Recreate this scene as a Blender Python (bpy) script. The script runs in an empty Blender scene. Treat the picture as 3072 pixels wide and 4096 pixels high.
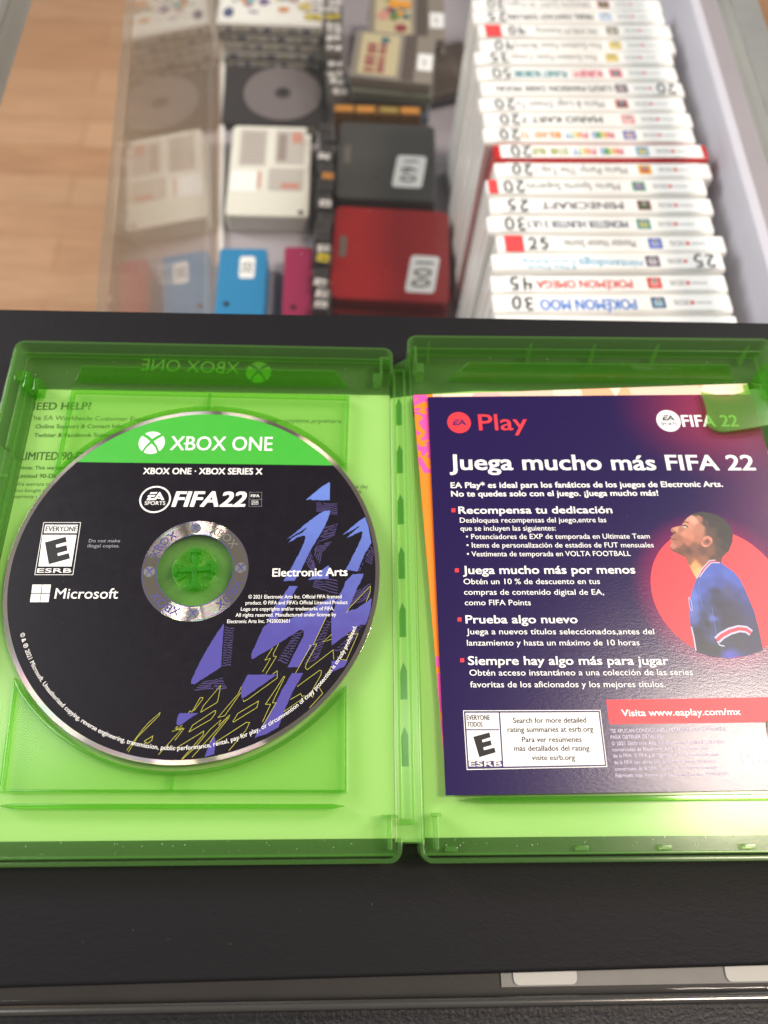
import bpy, bmesh, math, random
from mathutils import Vector, Matrix
from mathutils.geometry import delaunay_2d_cdt

S = 0.001                      # everything below is written in millimetres
PI = math.pi
scene = bpy.context.scene
col = scene.collection
random.seed(7)

# ------------------------------------------------------------------ camera
cam_d = bpy.data.cameras.new('camera')
cam = bpy.data.objects.new('camera', cam_d)
col.objects.link(cam)
cam.location = (51.117*S, -75.795*S, 226.164*S)
cam.rotation_euler = (0.4130, -0.0430, -0.0071)
cam_d.sensor_fit = 'HORIZONTAL'
cam_d.sensor_width = 36.0
cam_d.lens = 2850/3072*36.0
cam_d.clip_start = 0.005
cam_d.clip_end = 30
cam_d.dof.use_dof = True
cam_d.dof.focus_distance = 0.222
cam_d.dof.aperture_fstop = 10.0
scene.camera = cam

# ------------------------------------------------------------------ world, lamps, exposure
world = bpy.data.worlds.new("World")
scene.world = world
world.use_nodes = True
world.node_tree.nodes['Background'].inputs[0].default_value = (0.97, 0.98, 1.0, 1)
world.node_tree.nodes['Background'].inputs[1].default_value = 0.14

def lamp(name, loc, target, sx, sy, power, color=(1, 0.985, 0.96)):
    d = bpy.data.lights.new(name, 'AREA')
    d.shape = 'RECTANGLE'; d.size = sx; d.size_y = sy; d.energy = power; d.color = color
    o = bpy.data.objects.new(name, d); col.objects.link(o)
    o.location = loc
    o.rotation_euler = (Vector(target)-Vector(loc)).to_track_quat('-Z', 'Y').to_euler()
    return o
lamp('ceiling_or_fill_lamp', (2.05, 1.00, 1.55), (0.15, 0.35, -0.1), 0.6, 0.9, 64)
lamp('ceiling_or_fill_lamp', (-1.85, 1.05, 1.35), (0.0, 0.35, -0.1), 0.6, 0.9, 62)
lamp('ceiling_or_fill_lamp', (-2.1, -0.1, 1.60), (0.0, 0.1, 0), 0.6, 0.9, 18)  # soft fill added from the left side, no known fixture there
lamp('ceiling_or_fill_lamp', (1.06, 0.09, 1.80), (0.1, 0.0, 0), 0.30, 0.40, 40, (1, 0.84, 0.72))
lamp('ceiling_or_fill_lamp', (-1.32, 0.25, 1.85), (0, 0.1, 0), 0.22, 1.2, 9)
lamp('ceiling_or_fill_lamp', (-2.8, 1.0, 1.0), (-0.9, 1.2, -0.9), 1.0, 1.0, 24)  # added low fill that brightens the floor left of the counter

scene.view_settings.view_transform = 'Standard'
scene.view_settings.look = 'None'
scene.view_settings.exposure = -0.34
scene.view_settings.gamma = 1.0
scene.view_settings.use_curve_mapping = False
cy = scene.cycles
cy.use_denoising = True
cy.max_bounces = 14
cy.transparent_max_bounces = 40
cy.diffuse_bounces = 5
cy.glossy_bounces = 5
cy.caustics_reflective = False
cy.caustics_refractive = False
cy.sample_clamp_indirect = 6.0

# ------------------------------------------------------------------ traced outlines and lettering (millimetres)
DISC_TEXT = [('XBOX ONE',-12.98,43.71,22.32,44.05,5.4,'m'),('XBOX ONE · XBOX SERIES X',-20.97,34.28,19.41,34.72,2.32,'b'),('SPORTS',-19.02,22.74,-12.24,22.82,1.34,'m'),('FIFA',-9.79,22.32,5.24,22.5,5.4,'i'),('22',6.04,22.51,14.5,22.61,5.31,'i'),('FIFA',16.16,26.08,19.0,26.12,0.99,'b'),('OFFICIAL',16.44,24.38,18.87,24.41,0.4,'m'),('LICENSED',16.48,23.8,18.9,23.83,0.41,'m'),('PRODUCT',16.51,23.22,18.94,23.25,0.4,'m'),('Do not make',-35.33,9.15,-25.25,9.24,1.12,'g'),('illegal copies.',-35.45,7.36,-25.15,7.46,1.12,'g'),('EVERYONE',-49.85,12.87,-39.82,12.98,1.73,'kb'),('ESRB',-49.92,-1.38,-39.23,-1.3,1.39,'i2'),('Microsoft',-42.97,-9.94,-23.34,-9.83,3.34,'m'),('Electronic Arts',25.02,-2.15,49.21,-1.7,2.72,'b'),('© 2021 Electronic Arts Inc. Official FIFA licensed',17.76,-9.6,47.46,-9.33,1.19,'m'),("product. © FIFA and FIFA's Official Licensed Product",17.01,-11.57,49.4,-11.23,1.18,'m'),('Logo are copyrights and/or trademarks of FIFA.',15.68,-13.6,45.15,-13.29,1.17,'m'),('All rights reserved. Manufactured under license by',14.18,-15.58,45.82,-15.24,1.17,'m'),('Electronic Arts Inc. 7420003601',11.7,-17.64,31.23,-17.4,1.15,'m')]
BAND_Y = 38.6
DISC_MARK = {'sphere': [(-19.53,46.51),(-15.05,46.59),(-18.99,42.09)],'ring': [(-15.76,24.82),(-10.55,24.89),(-15.16,19.83)],'fifa_box': [(15.55,27.88),(19.7,27.94),(19.95,22.68),(15.75,22.63),(15.61,25.22),(19.83,25.28)],'badge_out': [(-50.94,15.98),(-38.99,16.11),(-38.53,-2.01),(-50.48,-2.09)],'badge_top': [(-50.33,15.2),(-39.73,15.31),(-39.59,12.33),(-50.23,12.22)],'badge_box': [(-50.55,11.61),(-39.62,11.72),(-39.45,0.79),(-49.85,0.71)],'badge_E': [(-49.27,8.98),(-43.01,11.0),(-42.34,9.25),(-45.68,8.17),(-45.32,7.17),(-42.21,8.1),(-41.61,6.2),(-44.67,5.24),(-44.3,4.31),(-41.04,5.34),(-40.36,3.49),(-46.7,1.46)],'f1': [(-50.59,-5.38),(-47.68,-5.36),(-47.47,-8.16),(-50.4,-8.18)],'f2': [(-47.47,-5.36),(-44.82,-5.34),(-44.69,-8.15),(-47.23,-8.16)],'f3': [(-50.41,-8.44),(-47.45,-8.42),(-47.31,-11.13),(-50.29,-11.15)],'f4': [(-47.24,-8.42),(-44.67,-8.4),(-44.55,-11.11),(-47.11,-11.13)]}
SHARDS = [[(42.36,32.1),(42.79,31.71),(42.87,25.29),(36.52,25.26),(36.74,25.73),(36.16,25.59),(34.76,25.26),(36.69,27.16),(38.76,29.15),(40.61,30.76)],[(43.08,21.55),(42.99,20.27),(42.35,17.97),(41.03,14.94),(39.29,11.43),(37.56,8.21),(34.0,-0.02),(32.2,-3.53),(28.52,-3.61),(30.52,-0.05),(32.9,5.01),(34.76,9.66),(35.15,11.64),(34.9,12.13),(34.21,12.25),(32.85,11.74),(29.51,9.56),(30.58,11.22),(34.16,13.37),(35.7,15.38),(33.68,13.86),(28.88,10.78),(31.86,13.34),(35.19,16.63),(38.35,19.32),(40.86,21.14)],[(54.88,19.13),(55.99,15.85),(57.04,9.87),(54.75,5.68),(52.51,-0.24),(48.65,0.45),(51.54,6.39),(53.57,11.08),(54.14,13.57),(53.55,13.94),(51.25,12.79),(48.72,11.4),(50.55,13.29),(53.77,16.33),(50.31,14.16),(47.51,12.51),(50.29,15.29),(53.06,17.84)],[(43.14,1.85),(43.19,-2.69),(36.51,-3.21),(38.55,-1.44)],[(30.67,-5.28),(33.29,-5.39),(30.05,-11.65),(27.27,-16.46),(24.08,-17.18),(25.7,-13.12)],[(45.68,-9.37),(42.77,-15.43),(38.87,-24.16),(34.59,-31.33),(31.21,-31.42),(33.48,-26.48),(35.79,-21.38),(35.74,-19.97),(34.57,-19.62),(26.15,-25.35),(22.0,-27.88),(20.49,-28.91),(19.98,-28.71),(19.92,-27.2),(21.66,-22.59),(22.83,-19.31),(24.56,-17.37),(30.74,-16.44),(35.52,-14.27),(39.86,-11.59),(43.32,-9.38)],[(48.56,-3.72),(51.01,-1.14),(54.46,-0.94),(53.43,-4.13),(52.49,-5.63),(50.76,-10.32),(49.27,-13.48),(51.84,-12.98),(57.12,-9.3),(56.77,-13.68),(55.14,-18.0),(53.75,-17.89),(50.52,-20.15),(44.61,-24.61),(44.29,-15.9),(45.92,-9.86),(48.09,-5.66)],[(10.76,-18.19),(10.79,-25.45),(10.98,-31.33),(3.44,-36.59),(2.34,-36.39),(2.33,-35.31),(4.7,-29.13),(7.39,-23.41),(8.77,-20.71),(10.56,-17.77)],[(19.23,-33.71),(28.2,-33.6),(17.96,-40.97),(17.54,-39.22),(17.84,-36.48)],[(-0.18,-45.08),(5.34,-45.09),(0.21,-48.67),(-0.69,-48.39),(-0.75,-46.88)],[(32.64,-33.18),(36.13,-33.17),(33.32,-38.39),(31.53,-42.75),(29.44,-49.16),(26.07,-51.04),(22.47,-52.28),(23.43,-50.41),(27.22,-44.47),(29.76,-38.39)],[(44.71,-29.43),(49.83,-29.19),(48.61,-31.24),(44.9,-32.82)],[(10.66,-51.58),(11.19,-53.25),(11.12,-56.83),(8.33,-57.45),(9.36,-54.17)]]
PRINTS = [([(38.43,24.45),(45.48,24.15)],[(38.3,20.98),(45.57,19.54)],6),([(41.47,15.69),(45.86,16.88)],[(38.08,6.27),(39.34,9.7),(44.57,11.98)],6),([(38.1,5.54),(38.91,8.72),(43.91,10.24)],[(40.24,2.18),(40.82,5.8),(42.13,8.26)],4),([(35.47,2.86),(37.38,0.0)],[(37.15,6.74),(39.18,0.02)],5),([(56.81,9.13),(57.95,7.42)],[(52.74,-0.83),(54.76,3.5),(57.26,1.83)],7),([(38.61,-3.47),(42.11,-2.09),(46.0,-3.08)],[(38.04,-5.49),(41.92,-7.14),(46.26,-8.11)],5),([(43.03,-16.39),(44.32,-16.86)],[(36.15,-30.81),(39.27,-29.44),(40.6,-28.53)],14),([(33.01,-20.68),(35.51,-19.97)],[(27.96,-29.46),(30.95,-30.59)],12),([(11.04,-18.61),(13.92,-19.02)],[(11.28,-31.33),(13.84,-30.92)],16),([(6.31,-35.7),(11.54,-34.51)],[(3.23,-38.45),(13.41,-38.05)],5),([(51.79,-7.12),(56.77,-4.11)],[(49.95,-12.02),(56.53,-9.3)],7),([(53.75,-18.24),(54.45,-18.0)],[(44.88,-26.68),(49.44,-25.98)],9)]
YELLOW = [[(-14.29,-55.64),(-10.46,-49.78),(-8.99,-47.88),(-5.92,-44.89),(-6.07,-45.72),(-11.65,-51.91),(-13.75,-56.11)],[(-9.56,-53.09),(-7.22,-51.59),(-7.41,-52.86),(-8.51,-53.7),(-9.56,-53.09)],[(-1.04,-49.51),(-0.35,-48.86),(-0.62,-49.88),(0.97,-48.58),(0.15,-49.88),(1.64,-49.51),(-0.68,-52.85)],[(-1.86,-50.37),(1.2,-49.33),(-2.66,-54.05),(-5.0,-56.83)],[(2.44,-45.09),(2.85,-44.42),(3.47,-44.8),(5.49,-40.58),(6.33,-40.54),(6.22,-41.07),(4.02,-44.42)],[(6.0,-44.9),(6.61,-43.09),(11.26,-36.98),(11.12,-38.84),(10.78,-41.74),(10.42,-42.13),(6.0,-44.9)],[(3.09,-50.54),(4.04,-48.58),(10.04,-44.43),(10.52,-44.43),(10.31,-45.38),(9.29,-46.9),(3.09,-50.54)],[(-0.42,-55.24),(7.47,-50.27),(7.39,-51.39),(1.79,-58.15)],[(17.6,-37.27),(16.69,-39.61),(14.18,-42.71),(11.37,-46.33),(13.27,-45.86),(17.53,-39.03)],[(4.75,-57.62),(10.58,-50.65),(14.8,-45.58),(14.48,-46.52),(10.66,-51.58),(9.5,-53.62)],[(1.98,-58.15),(5.26,-55.07),(9.17,-49.9),(12.2,-47.09),(11.75,-48.6),(14.8,-45.58)],[(18.37,-41.17),(18.61,-41.75),(19.93,-40.97),(28.25,-34.69),(28.14,-32.5),(26.79,-33.5)],[(15.74,-47.66),(17.1,-45.2),(23.01,-41.56),(22.64,-43.48),(15.94,-47.76)],[(11.21,-53.44),(19.81,-47.76),(20.79,-47.86),(19.78,-50.11),(15.23,-55.84)],[(23.66,-32.85),(25.89,-28.67),(24.23,-29.24),(26.38,-25.35)],[(24.7,-33.52),(27.66,-28.1),(26.75,-27.99),(26.71,-27.19),(28.13,-24.08)],[(24.56,-47.67),(26.67,-42.53),(25.13,-42.53),(28.17,-37.73),(30.22,-34.18),(30.57,-34.3),(28.47,-39.05),(27.19,-42.1),(28.3,-42.1),(24.64,-48.94)],[(33.77,-33.17),(38.2,-24.63),(37.63,-24.63)],[(40.01,-24.16),(37.03,-30.13),(36.63,-31.48),(37.33,-32.16),(45.09,-25.99),(45.39,-28.97)],[(44.53,-21.11),(41.83,-23.57),(44.56,-22.63)],[(42.77,-15.43),(38.88,-24.39),(40.01,-24.16)],[(34.39,-37.29),(41.16,-32.27),(41.74,-32.6),(41.44,-33.95),(38.48,-39.49),(39.59,-39.27),(39.18,-40.58)],[(32.56,-41.12),(35.59,-39.38),(35.95,-40.14),(37.39,-40.03),(30.74,-44.69)],[(44.75,-31.02),(41.09,-37.51),(42.26,-39.27),(38.4,-43.62)],[(49.37,-21.09),(50.65,-21.32),(47.43,-28.97),(49.26,-29.19),(52.84,-20.85),(51.11,-20.97),(51.67,-19.67)],[(49.05,-14.2),(49.96,-12.51),(56.77,-5.1),(56.65,-7.09),(55.35,-10.53)]]
LEAF_TEXT = [('Play',24.6,52.57,41.97,52.88,6.51,'rm'),('FIFA 22',98.41,54.56,118.78,54.79,4.7,'wb'),('SPORTS',90.47,54.91,96.34,54.95,1.34,'nm'),('Juega mucho más FIFA 22',13.41,36.79,120.99,37.1,5.85,'wb'),('EA Play* es ideal para los fanáticos de los juegos de Electronic Arts.',13.43,29.73,108.13,30.58,2.09,'wb'),('No te quedes solo con el juego. ¡Juega mucho más!',13.45,26.49,84.87,27.12,2.05,'wb'),('Recompensa tu dedicación',15.65,20.13,68.01,20.46,2.56,'wb'),('Desbloquea recompensas del juego,entre las',15.9,16.81,65.55,17.12,1.81,'w'),('que se incluyen las siguientes:',15.92,13.88,48.02,14.05,1.79,'w'),('• Potenciadores de EXP de temporada en Ultimate Team',17.65,10.9,79.46,11.2,1.77,'w'),('• Items de personalización de estadios de FUT mensuales',17.65,7.86,80.28,8.05,1.76,'w'),('• Vestimenta de temporada en VOLTA FOOTBALL',17.64,4.76,72.1,5.01,1.74,'w'),('Juega mucho más por menos',16.03,-1.31,72.66,-1.1,2.72,'wb'),('Obtén un 10 % de descuento en tus',16.01,-4.81,60.56,-4.71,1.84,'w'),('compras de contenido digital de EA,',15.98,-8.35,61.36,-8.35,1.82,'w'),('como FIFA Points',16.04,-11.84,37.27,-11.85,1.79,'w'),('Prueba algo nuevo',16.04,-17.76,51.67,-17.71,2.56,'wb'),('Juega a nuevos títulos seleccionados,antes del',16.08,-21.29,75.71,-21.38,1.82,'w'),('lanzamiento y hasta un máximo de 10 horas',16.04,-24.87,70.49,-24.88,1.79,'w'),('Siempre hay algo más para jugar',16.09,-30.89,78.71,-30.96,2.61,'wb'),('Obtén acceso instantáneo a una colección de las series',16.29,-34.19,85.72,-34.23,1.81,'w'),('favoritas de los aficionados y los mejores títulos.',16.32,-37.75,76.55,-37.86,1.78,'w'),('EVERYONE',14.75,-47.43,21.67,-47.39,1.43,'k'),('TODOS',14.79,-49.34,19.34,-49.36,1.42,'k'),('ESRB',14.69,-60.51,24.31,-60.57,1.36,'wb'),('Search for more detailed',28.67,-48.34,50.76,-48.29,1.57,'k'),('rating summaries at esrb.org',26.78,-50.94,52.57,-50.91,1.56,'k'),('Para ver resúmenes',30.86,-53.82,48.69,-53.83,1.54,'k'),('más detallados del rating',28.32,-56.29,50.72,-56.33,1.52,'k'),('visite esrb.org',33.39,-58.92,46.13,-58.92,1.52,'k'),('Visita www.eaplay.com/mx',61.84,-46.48,98.23,-46.19,1.9,'wb'),('*SE APLICAN CONDICIONES,LIMITACIONES Y EXCLUSIONES',57.58,-51.28,92.81,-50.8,1.02,'p'),('PARA OBTENER DETALLES.',57.48,-53.05,73.04,-52.85,1.01,'p'),('© 2021 Electronic Arts Inc. Electronic Arts,EA,EA SPORTS',57.55,-54.87,92.06,-54.47,1.0,'p'),('comerciales de Electronic Arts Inc. Producto con',57.52,-56.58,86.45,-56.27,0.99,'p'),('de la FIFA. © FIFA y el logotipo de Producto con licencia',57.56,-58.32,89.26,-57.99,0.99,'p'),('de la FIFA son obras con derechos de autor y/o marcas',57.55,-60.17,88.38,-59.78,0.98,'p'),('comerciales de la FIFA. Todos los derechos reservados',57.58,-61.97,88.02,-61.59,0.97,'p'),('Fabricado bajo licencia por Electronic Arts Inc. 7420003602',57.5,-63.76,90.95,-63.41,0.97,'p'),('Electronic Arts',96.1,-60.31,122.01,-60.02,2.43,'wb')]
LEAF_MARK = {'dot': [(17.5,55.75),(21.71,55.77),(17.28,51.43)],'ball': [(93.48,56.97),(97.86,57.0),(92.73,52.5)],'b0': [(13.26,22.11),(14.59,22.11),(14.52,20.66),(13.19,20.66)],'b1': [(13.41,0.62),(14.69,0.62),(14.62,-0.72),(13.34,-0.72)],'b2': [(13.49,-15.85),(14.73,-15.85),(14.67,-17.12),(13.43,-17.12)],'b3': [(13.69,-28.84),(14.91,-28.84),(14.85,-30.06),(13.63,-30.06)],'box': [(13.86,-44.71),(55.37,-44.73),(55.31,-60.8),(14.07,-61.39)],'box_in': [(14.28,-45.15),(54.94,-45.16),(54.93,-60.39),(14.45,-60.92)],'vline': [(24.48,-45.26),(24.92,-45.26),(24.8,-60.77),(24.37,-60.77)],'h1': [(14.46,-50.04),(24.28,-50.08),(24.25,-50.43),(14.44,-50.39)],'strip': [(14.41,-58.95),(24.71,-59.01),(24.72,-60.91),(14.45,-60.98)],'E': [(16.38,-52.22),(21.28,-50.98),(21.55,-52.38),(18.95,-53.14),(19.06,-53.83),(21.5,-53.22),(21.77,-54.6),(19.18,-55.28),(19.35,-56.04),(22.52,-55.3),(22.79,-56.68),(17.85,-58.02)],'banner': [(57.65,-41.62),(107.76,-40.99),(107.03,-48.52),(57.65,-48.81)],'brown': [(106.23,-47.7),(105.37,-48.21),(105.09,-50.58),(105.05,-52.94)]}
SUN = (98.93,-7.04,21.86)
HEAD = [(95.28,20.01),(93.51,18.83),(91.63,16.99),(91.15,15.99),(88.9,15.49),(87.42,14.99),(86.98,14.17),(87.3,13.35),(88.01,13.02),(87.28,12.37),(86.59,11.88),(86.72,11.39),(86.16,10.8),(86.43,10.08),(85.91,8.79),(85.68,7.82),(86.49,6.86),(88.42,5.74),(90.35,4.62),(90.61,2.72),(91.24,1.14),(92.59,-2.92),(94.14,-1.05),(96.79,1.78),(101.75,2.42),(102.8,4.64),(105.38,6.89),(107.27,10.12),(107.96,12.74),(107.56,16.04),(105.92,18.7),(102.82,20.36),(99.22,21.09),(96.65,20.68)]
HEAD_C = [((95.59,18.33),(205,145,120)),((97.58,19.01),(150,95,78)),((96.59,20.35),(45,32,28)),((99.11,20.52),(32,24,22)),((99.76,19.01),(38,28,25)),((102.73,16.69),(30,22,20)),((99.63,16.68),(60,42,35)),((105.3,14.05),(32,25,22)),((106.92,11.43),(35,28,25)),((104.18,8.5),(45,33,27)),((101.9,6.24),(68,46,37)),((97.46,15.02),(165,108,88)),((100.11,14.36),(70,50,42)),((100.59,12.07),(75,50,40)),((88.81,15.0),(195,130,105)),((87.54,13.84),(150,92,72)),((91.3,13.36),(185,120,95)),((92.25,10.1),(160,96,74)),((90.55,14.34),(150,95,74)),((89.11,11.39),(140,86,66)),((93.79,8.48),(118,72,54)),((90.37,8.15),(105,62,46)),((96.23,6.87),(92,56,43)),((87.46,7.18),(110,66,50)),((95.91,13.37),(168,106,84)),((93.52,12.05),(180,114,88)),((92.93,17.33),(190,128,104)),((89.07,9.44),(150,92,70)),((91.66,6.87),(85,50,37)),((88.59,6.7),(95,56,42)),((94.59,6.23),(112,68,50)),((87.02,8.15),(172,108,88)),((92.56,1.77),(205,145,85)),((93.3,-0.74),(222,162,98)),((91.52,2.72),(125,78,50)),((95.94,3.68),(130,80,55)),((100.18,3.68),(70,45,35)),((99.28,6.88),(105,66,50)),((93.31,16.0),(180,120,98)),((95.55,11.4),(160,98,76)),((90.9,4.31),(120,72,48))]
HAIR = [(95.28,20.01),(97.16,20.08),(99.5,18.48),(99.25,16.68),(100.3,15.36),(101.31,13.38),(101.44,10.11),(101.24,7.2),(101.95,4.96),(102.98,4.8),(105.38,6.89),(107.27,10.12),(107.96,12.74),(107.56,16.04),(105.92,18.7),(102.82,20.36),(99.22,21.09),(96.65,20.68)]
HAIR_C = [((97.24,20.52),(30,22,20)),((100.2,19.69),(34,25,22)),((99.32,16.68),(70,50,42)),((101.49,16.68),(34,26,22)),((100.97,14.04),(66,46,38)),((101.44,10.11),(60,42,34)),((101.48,7.2),(66,46,38)),((104.55,13.39),(26,20,18)),((106.31,11.43),(28,22,20)),((104.12,8.17),(38,28,24)),((102.38,5.6),(58,40,33)),((103.18,19.02),(26,20,18))]
EAR = [(96.57,8.65),(96.53,9.78),(97.77,11.8),(99.41,12.33),(100.53,11.41),(100.46,9.79),(98.98,8.49),(97.54,8.16)]
EAR_C = [((96.81,9.13),(190,122,98)),((98.01,11.41),(185,118,92)),((100.25,11.09),(190,120,95)),((98.71,10.27),(95,55,42)),((97.94,9.46),(130,80,60)),((99.72,9.14),(160,100,80)),((97.76,8.49),(200,130,105))]
FACE_BITS = [([(91.52,17.06),(92.49,17.66),(93.69,17.06),(93.57,16.73),(92.53,17.19),(91.6,16.79)],(70,42,34)),([(91.31,15.86),(92.14,16.0),(92.93,15.6),(92.55,15.2),(91.59,15.33)],(205,190,180)),([(91.27,16.0),(92.17,16.16),(93.08,15.6),(92.17,15.86)],(55,35,30)),([(87.92,13.74),(88.57,13.61),(88.7,13.29),(88.04,13.19)],(80,45,35)),([(86.59,11.88),(87.75,11.52),(88.11,10.93),(86.83,10.61),(86.16,10.8),(86.72,11.39)],(165,88,82)),([(86.42,11.29),(87.23,11.19),(88.13,11.03),(87.84,10.77),(86.96,11.0)],(70,38,34)),([(87.13,13.81),(87.92,13.42),(88.71,13.35),(88.45,12.89),(87.56,13.09)],(92,54,42)),([(91.16,16.06),(92.12,16.26),(93.19,15.67),(92.85,15.14),(92.26,15.67),(91.41,15.73)],(38,26,22)),([(85.83,8.3),(86.55,7.18),(88.48,6.06),(90.68,4.78),(90.52,4.56),(88.29,5.64),(86.41,6.73),(85.67,7.76)],(88,52,40))]
JERSEY = [(98.94,3.52),(101.54,2.89),(105.4,-0.42),(106.99,-2.92),(108.0,-6.62),(109.4,-13.9),(109.63,-19.54),(109.53,-26.5),(103.95,-28.35),(98.07,-29.04),(92.45,-28.46),(88.16,-26.89),(88.17,-22.14),(87.8,-18.63),(88.0,-14.79),(89.02,-10.28),(90.31,-7.24),(92.59,-2.92),(94.92,-0.11),(97.87,2.73)]
JERSEY_C = [((96.25,-1.05),(62,86,172)),((103.7,-1.36),(62,86,172)),((99.75,1.46),(55,80,165)),((100.08,-4.47),(52,68,140)),((98.04,-7.24),(38,42,66)),((98.62,-11.8),(34,37,58)),((93.06,-17.76),(38,43,48)),((102.13,-16.28),(42,42,62)),((106.21,-17.77),(50,50,85)),((90.62,-8.77),(78,104,184)),((93.58,-7.24),(60,82,162)),((93.61,-11.79),(48,60,110)),((106.65,-8.77),(50,62,132)),((106.13,-4.16),(60,80,165)),((97.44,-25.04),(52,57,70)),((91.67,-25.03),(43,52,56)),((98.53,-28.19),(74,78,168)),((88.79,-14.79),(86,98,164)),((95.98,-17.76),(45,50,80)),((95.54,-16.28),(80,100,170)),((93.96,-22.15),(60,70,110)),((107.86,-23.62),(45,48,75)),((102.51,-7.24),(60,64,100)),((90.18,-20.69),(40,45,55)),((97.44,-10.29),(40,44,68)),((99.5,-14.8),(38,40,60)),((96.56,-14.79),(42,46,72)),((101.58,-11.8),(40,43,64)),((104.22,-13.3),(44,47,76)),((104.75,-17.77),(44,46,72)),((98.9,-17.76),(38,40,58)),((92.93,-15.39),(42,50,80)),((91.6,-17.75),(44,52,84)),((90.5,-23.59),(42,47,58)),((92.97,-21.27),(46,52,82)),((94.27,-26.47),(46,52,60)),((101.95,-24.19),(50,54,66)),((105.83,-23.62),(46,48,70)),((101.22,-20.7),(48,50,64)),((104.12,-6.63),(50,62,128)),((97.09,-4.47),(58,78,156)),((105.17,-8.77),(46,52,96)),((94.77,-8.77),(50,64,124)),((89.96,-12.39),(76,96,172)),((89.83,-16.27),(70,86,150)),((108.05,-13.3),(46,52,104))]
COLLAR = [(92.95,-2.61),(94.98,0.2),(98.29,3.3),(100.13,3.43),(101.54,2.89),(101.15,2.48),(98.47,2.67),(96.09,0.52),(93.67,-2.3)]
COLLAR_LINES = [[(92.77,-2.77),(94.83,0.2),(98.16,3.43),(100.16,3.59)],[(93.76,-2.3),(96.24,0.52),(98.62,2.67),(101.49,2.64)]]
SLEEVE = [(95.41,-23.31),(97.21,-21.86),(100.12,-20.41),(103.2,-19.59),(105.48,-19.83),(106.83,-21.0)]
TRIM = [[(87.98,-18.93),(88.17,-22.14),(88.07,-26.6)],[(95.41,-23.6),(96.02,-24.9),(97.41,-25.19)],[(93.43,-3.23),(92.54,-7.24),(92.85,-12.7)],[(93.79,-2.92),(96.1,-1.83),(99.19,-1.36)],[(95.85,-12.4),(95.63,-19.52),(95.47,-21.86)]]
CREST = [(89.06,-11.49),(89.48,-11.49),(88.63,-13.89)]
INSERT_TEXT = [('NEED HELP?',-66.95,61.76,-44.51,62.37,3.04,'b'),('The EA Worldwide Customer Experience team is here to help you get going—anytime,anywhere.',-65.63,57.68,46.8,58.32,1.78,''),('Online Support & Contact Info:',-62.6,54.2,-31.69,54.89,1.61,'b'),('•',-65.61,54.15,-64.9,54.16,1.62,'b'),('•',-65.52,50.54,-64.71,50.56,1.6,'b'),('Twitter & Facebook Support',-62.42,50.6,-33.87,51.3,1.59,'b'),('LIMITED 90-DAY WARRANTY',-65.51,41.41,-17.78,42.36,3.1,'b'),('Note: This warranty does not',-65.08,37.75,-40.39,38.12,1.37,'b'),('Limited 90-Day Warranty',-65.1,34.49,-41.27,34.83,1.51,'b'),('We warrant to you that',-65.05,31.45,-46.29,31.71,1.34,''),('you bought shall be free',-64.99,29.06,-46.24,29.31,1.33,''),('warranty will last for',-64.95,26.76,-48.92,26.97,1.32,''),('on the day',47.34,32.07,56.05,32.19,1.39,''),('defects',48.41,30.16,53.62,30.23,1.38,'')]
BACK_LOGO = ([(7.51,84.19),(-28.98,83.33),(-7.79,83.83),(-7.3,78.71)],[(14.78,79.87),(19.42,79.98),(15.12,74.57)])
SPINE_X = [183.0,182.9,184.2,187.9,183.7,185.8,184.9,190.7,191.2,185.7,186.8,184.9,186.9,185.3,184.6,188.6,188.7,185.9,186.5]
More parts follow.
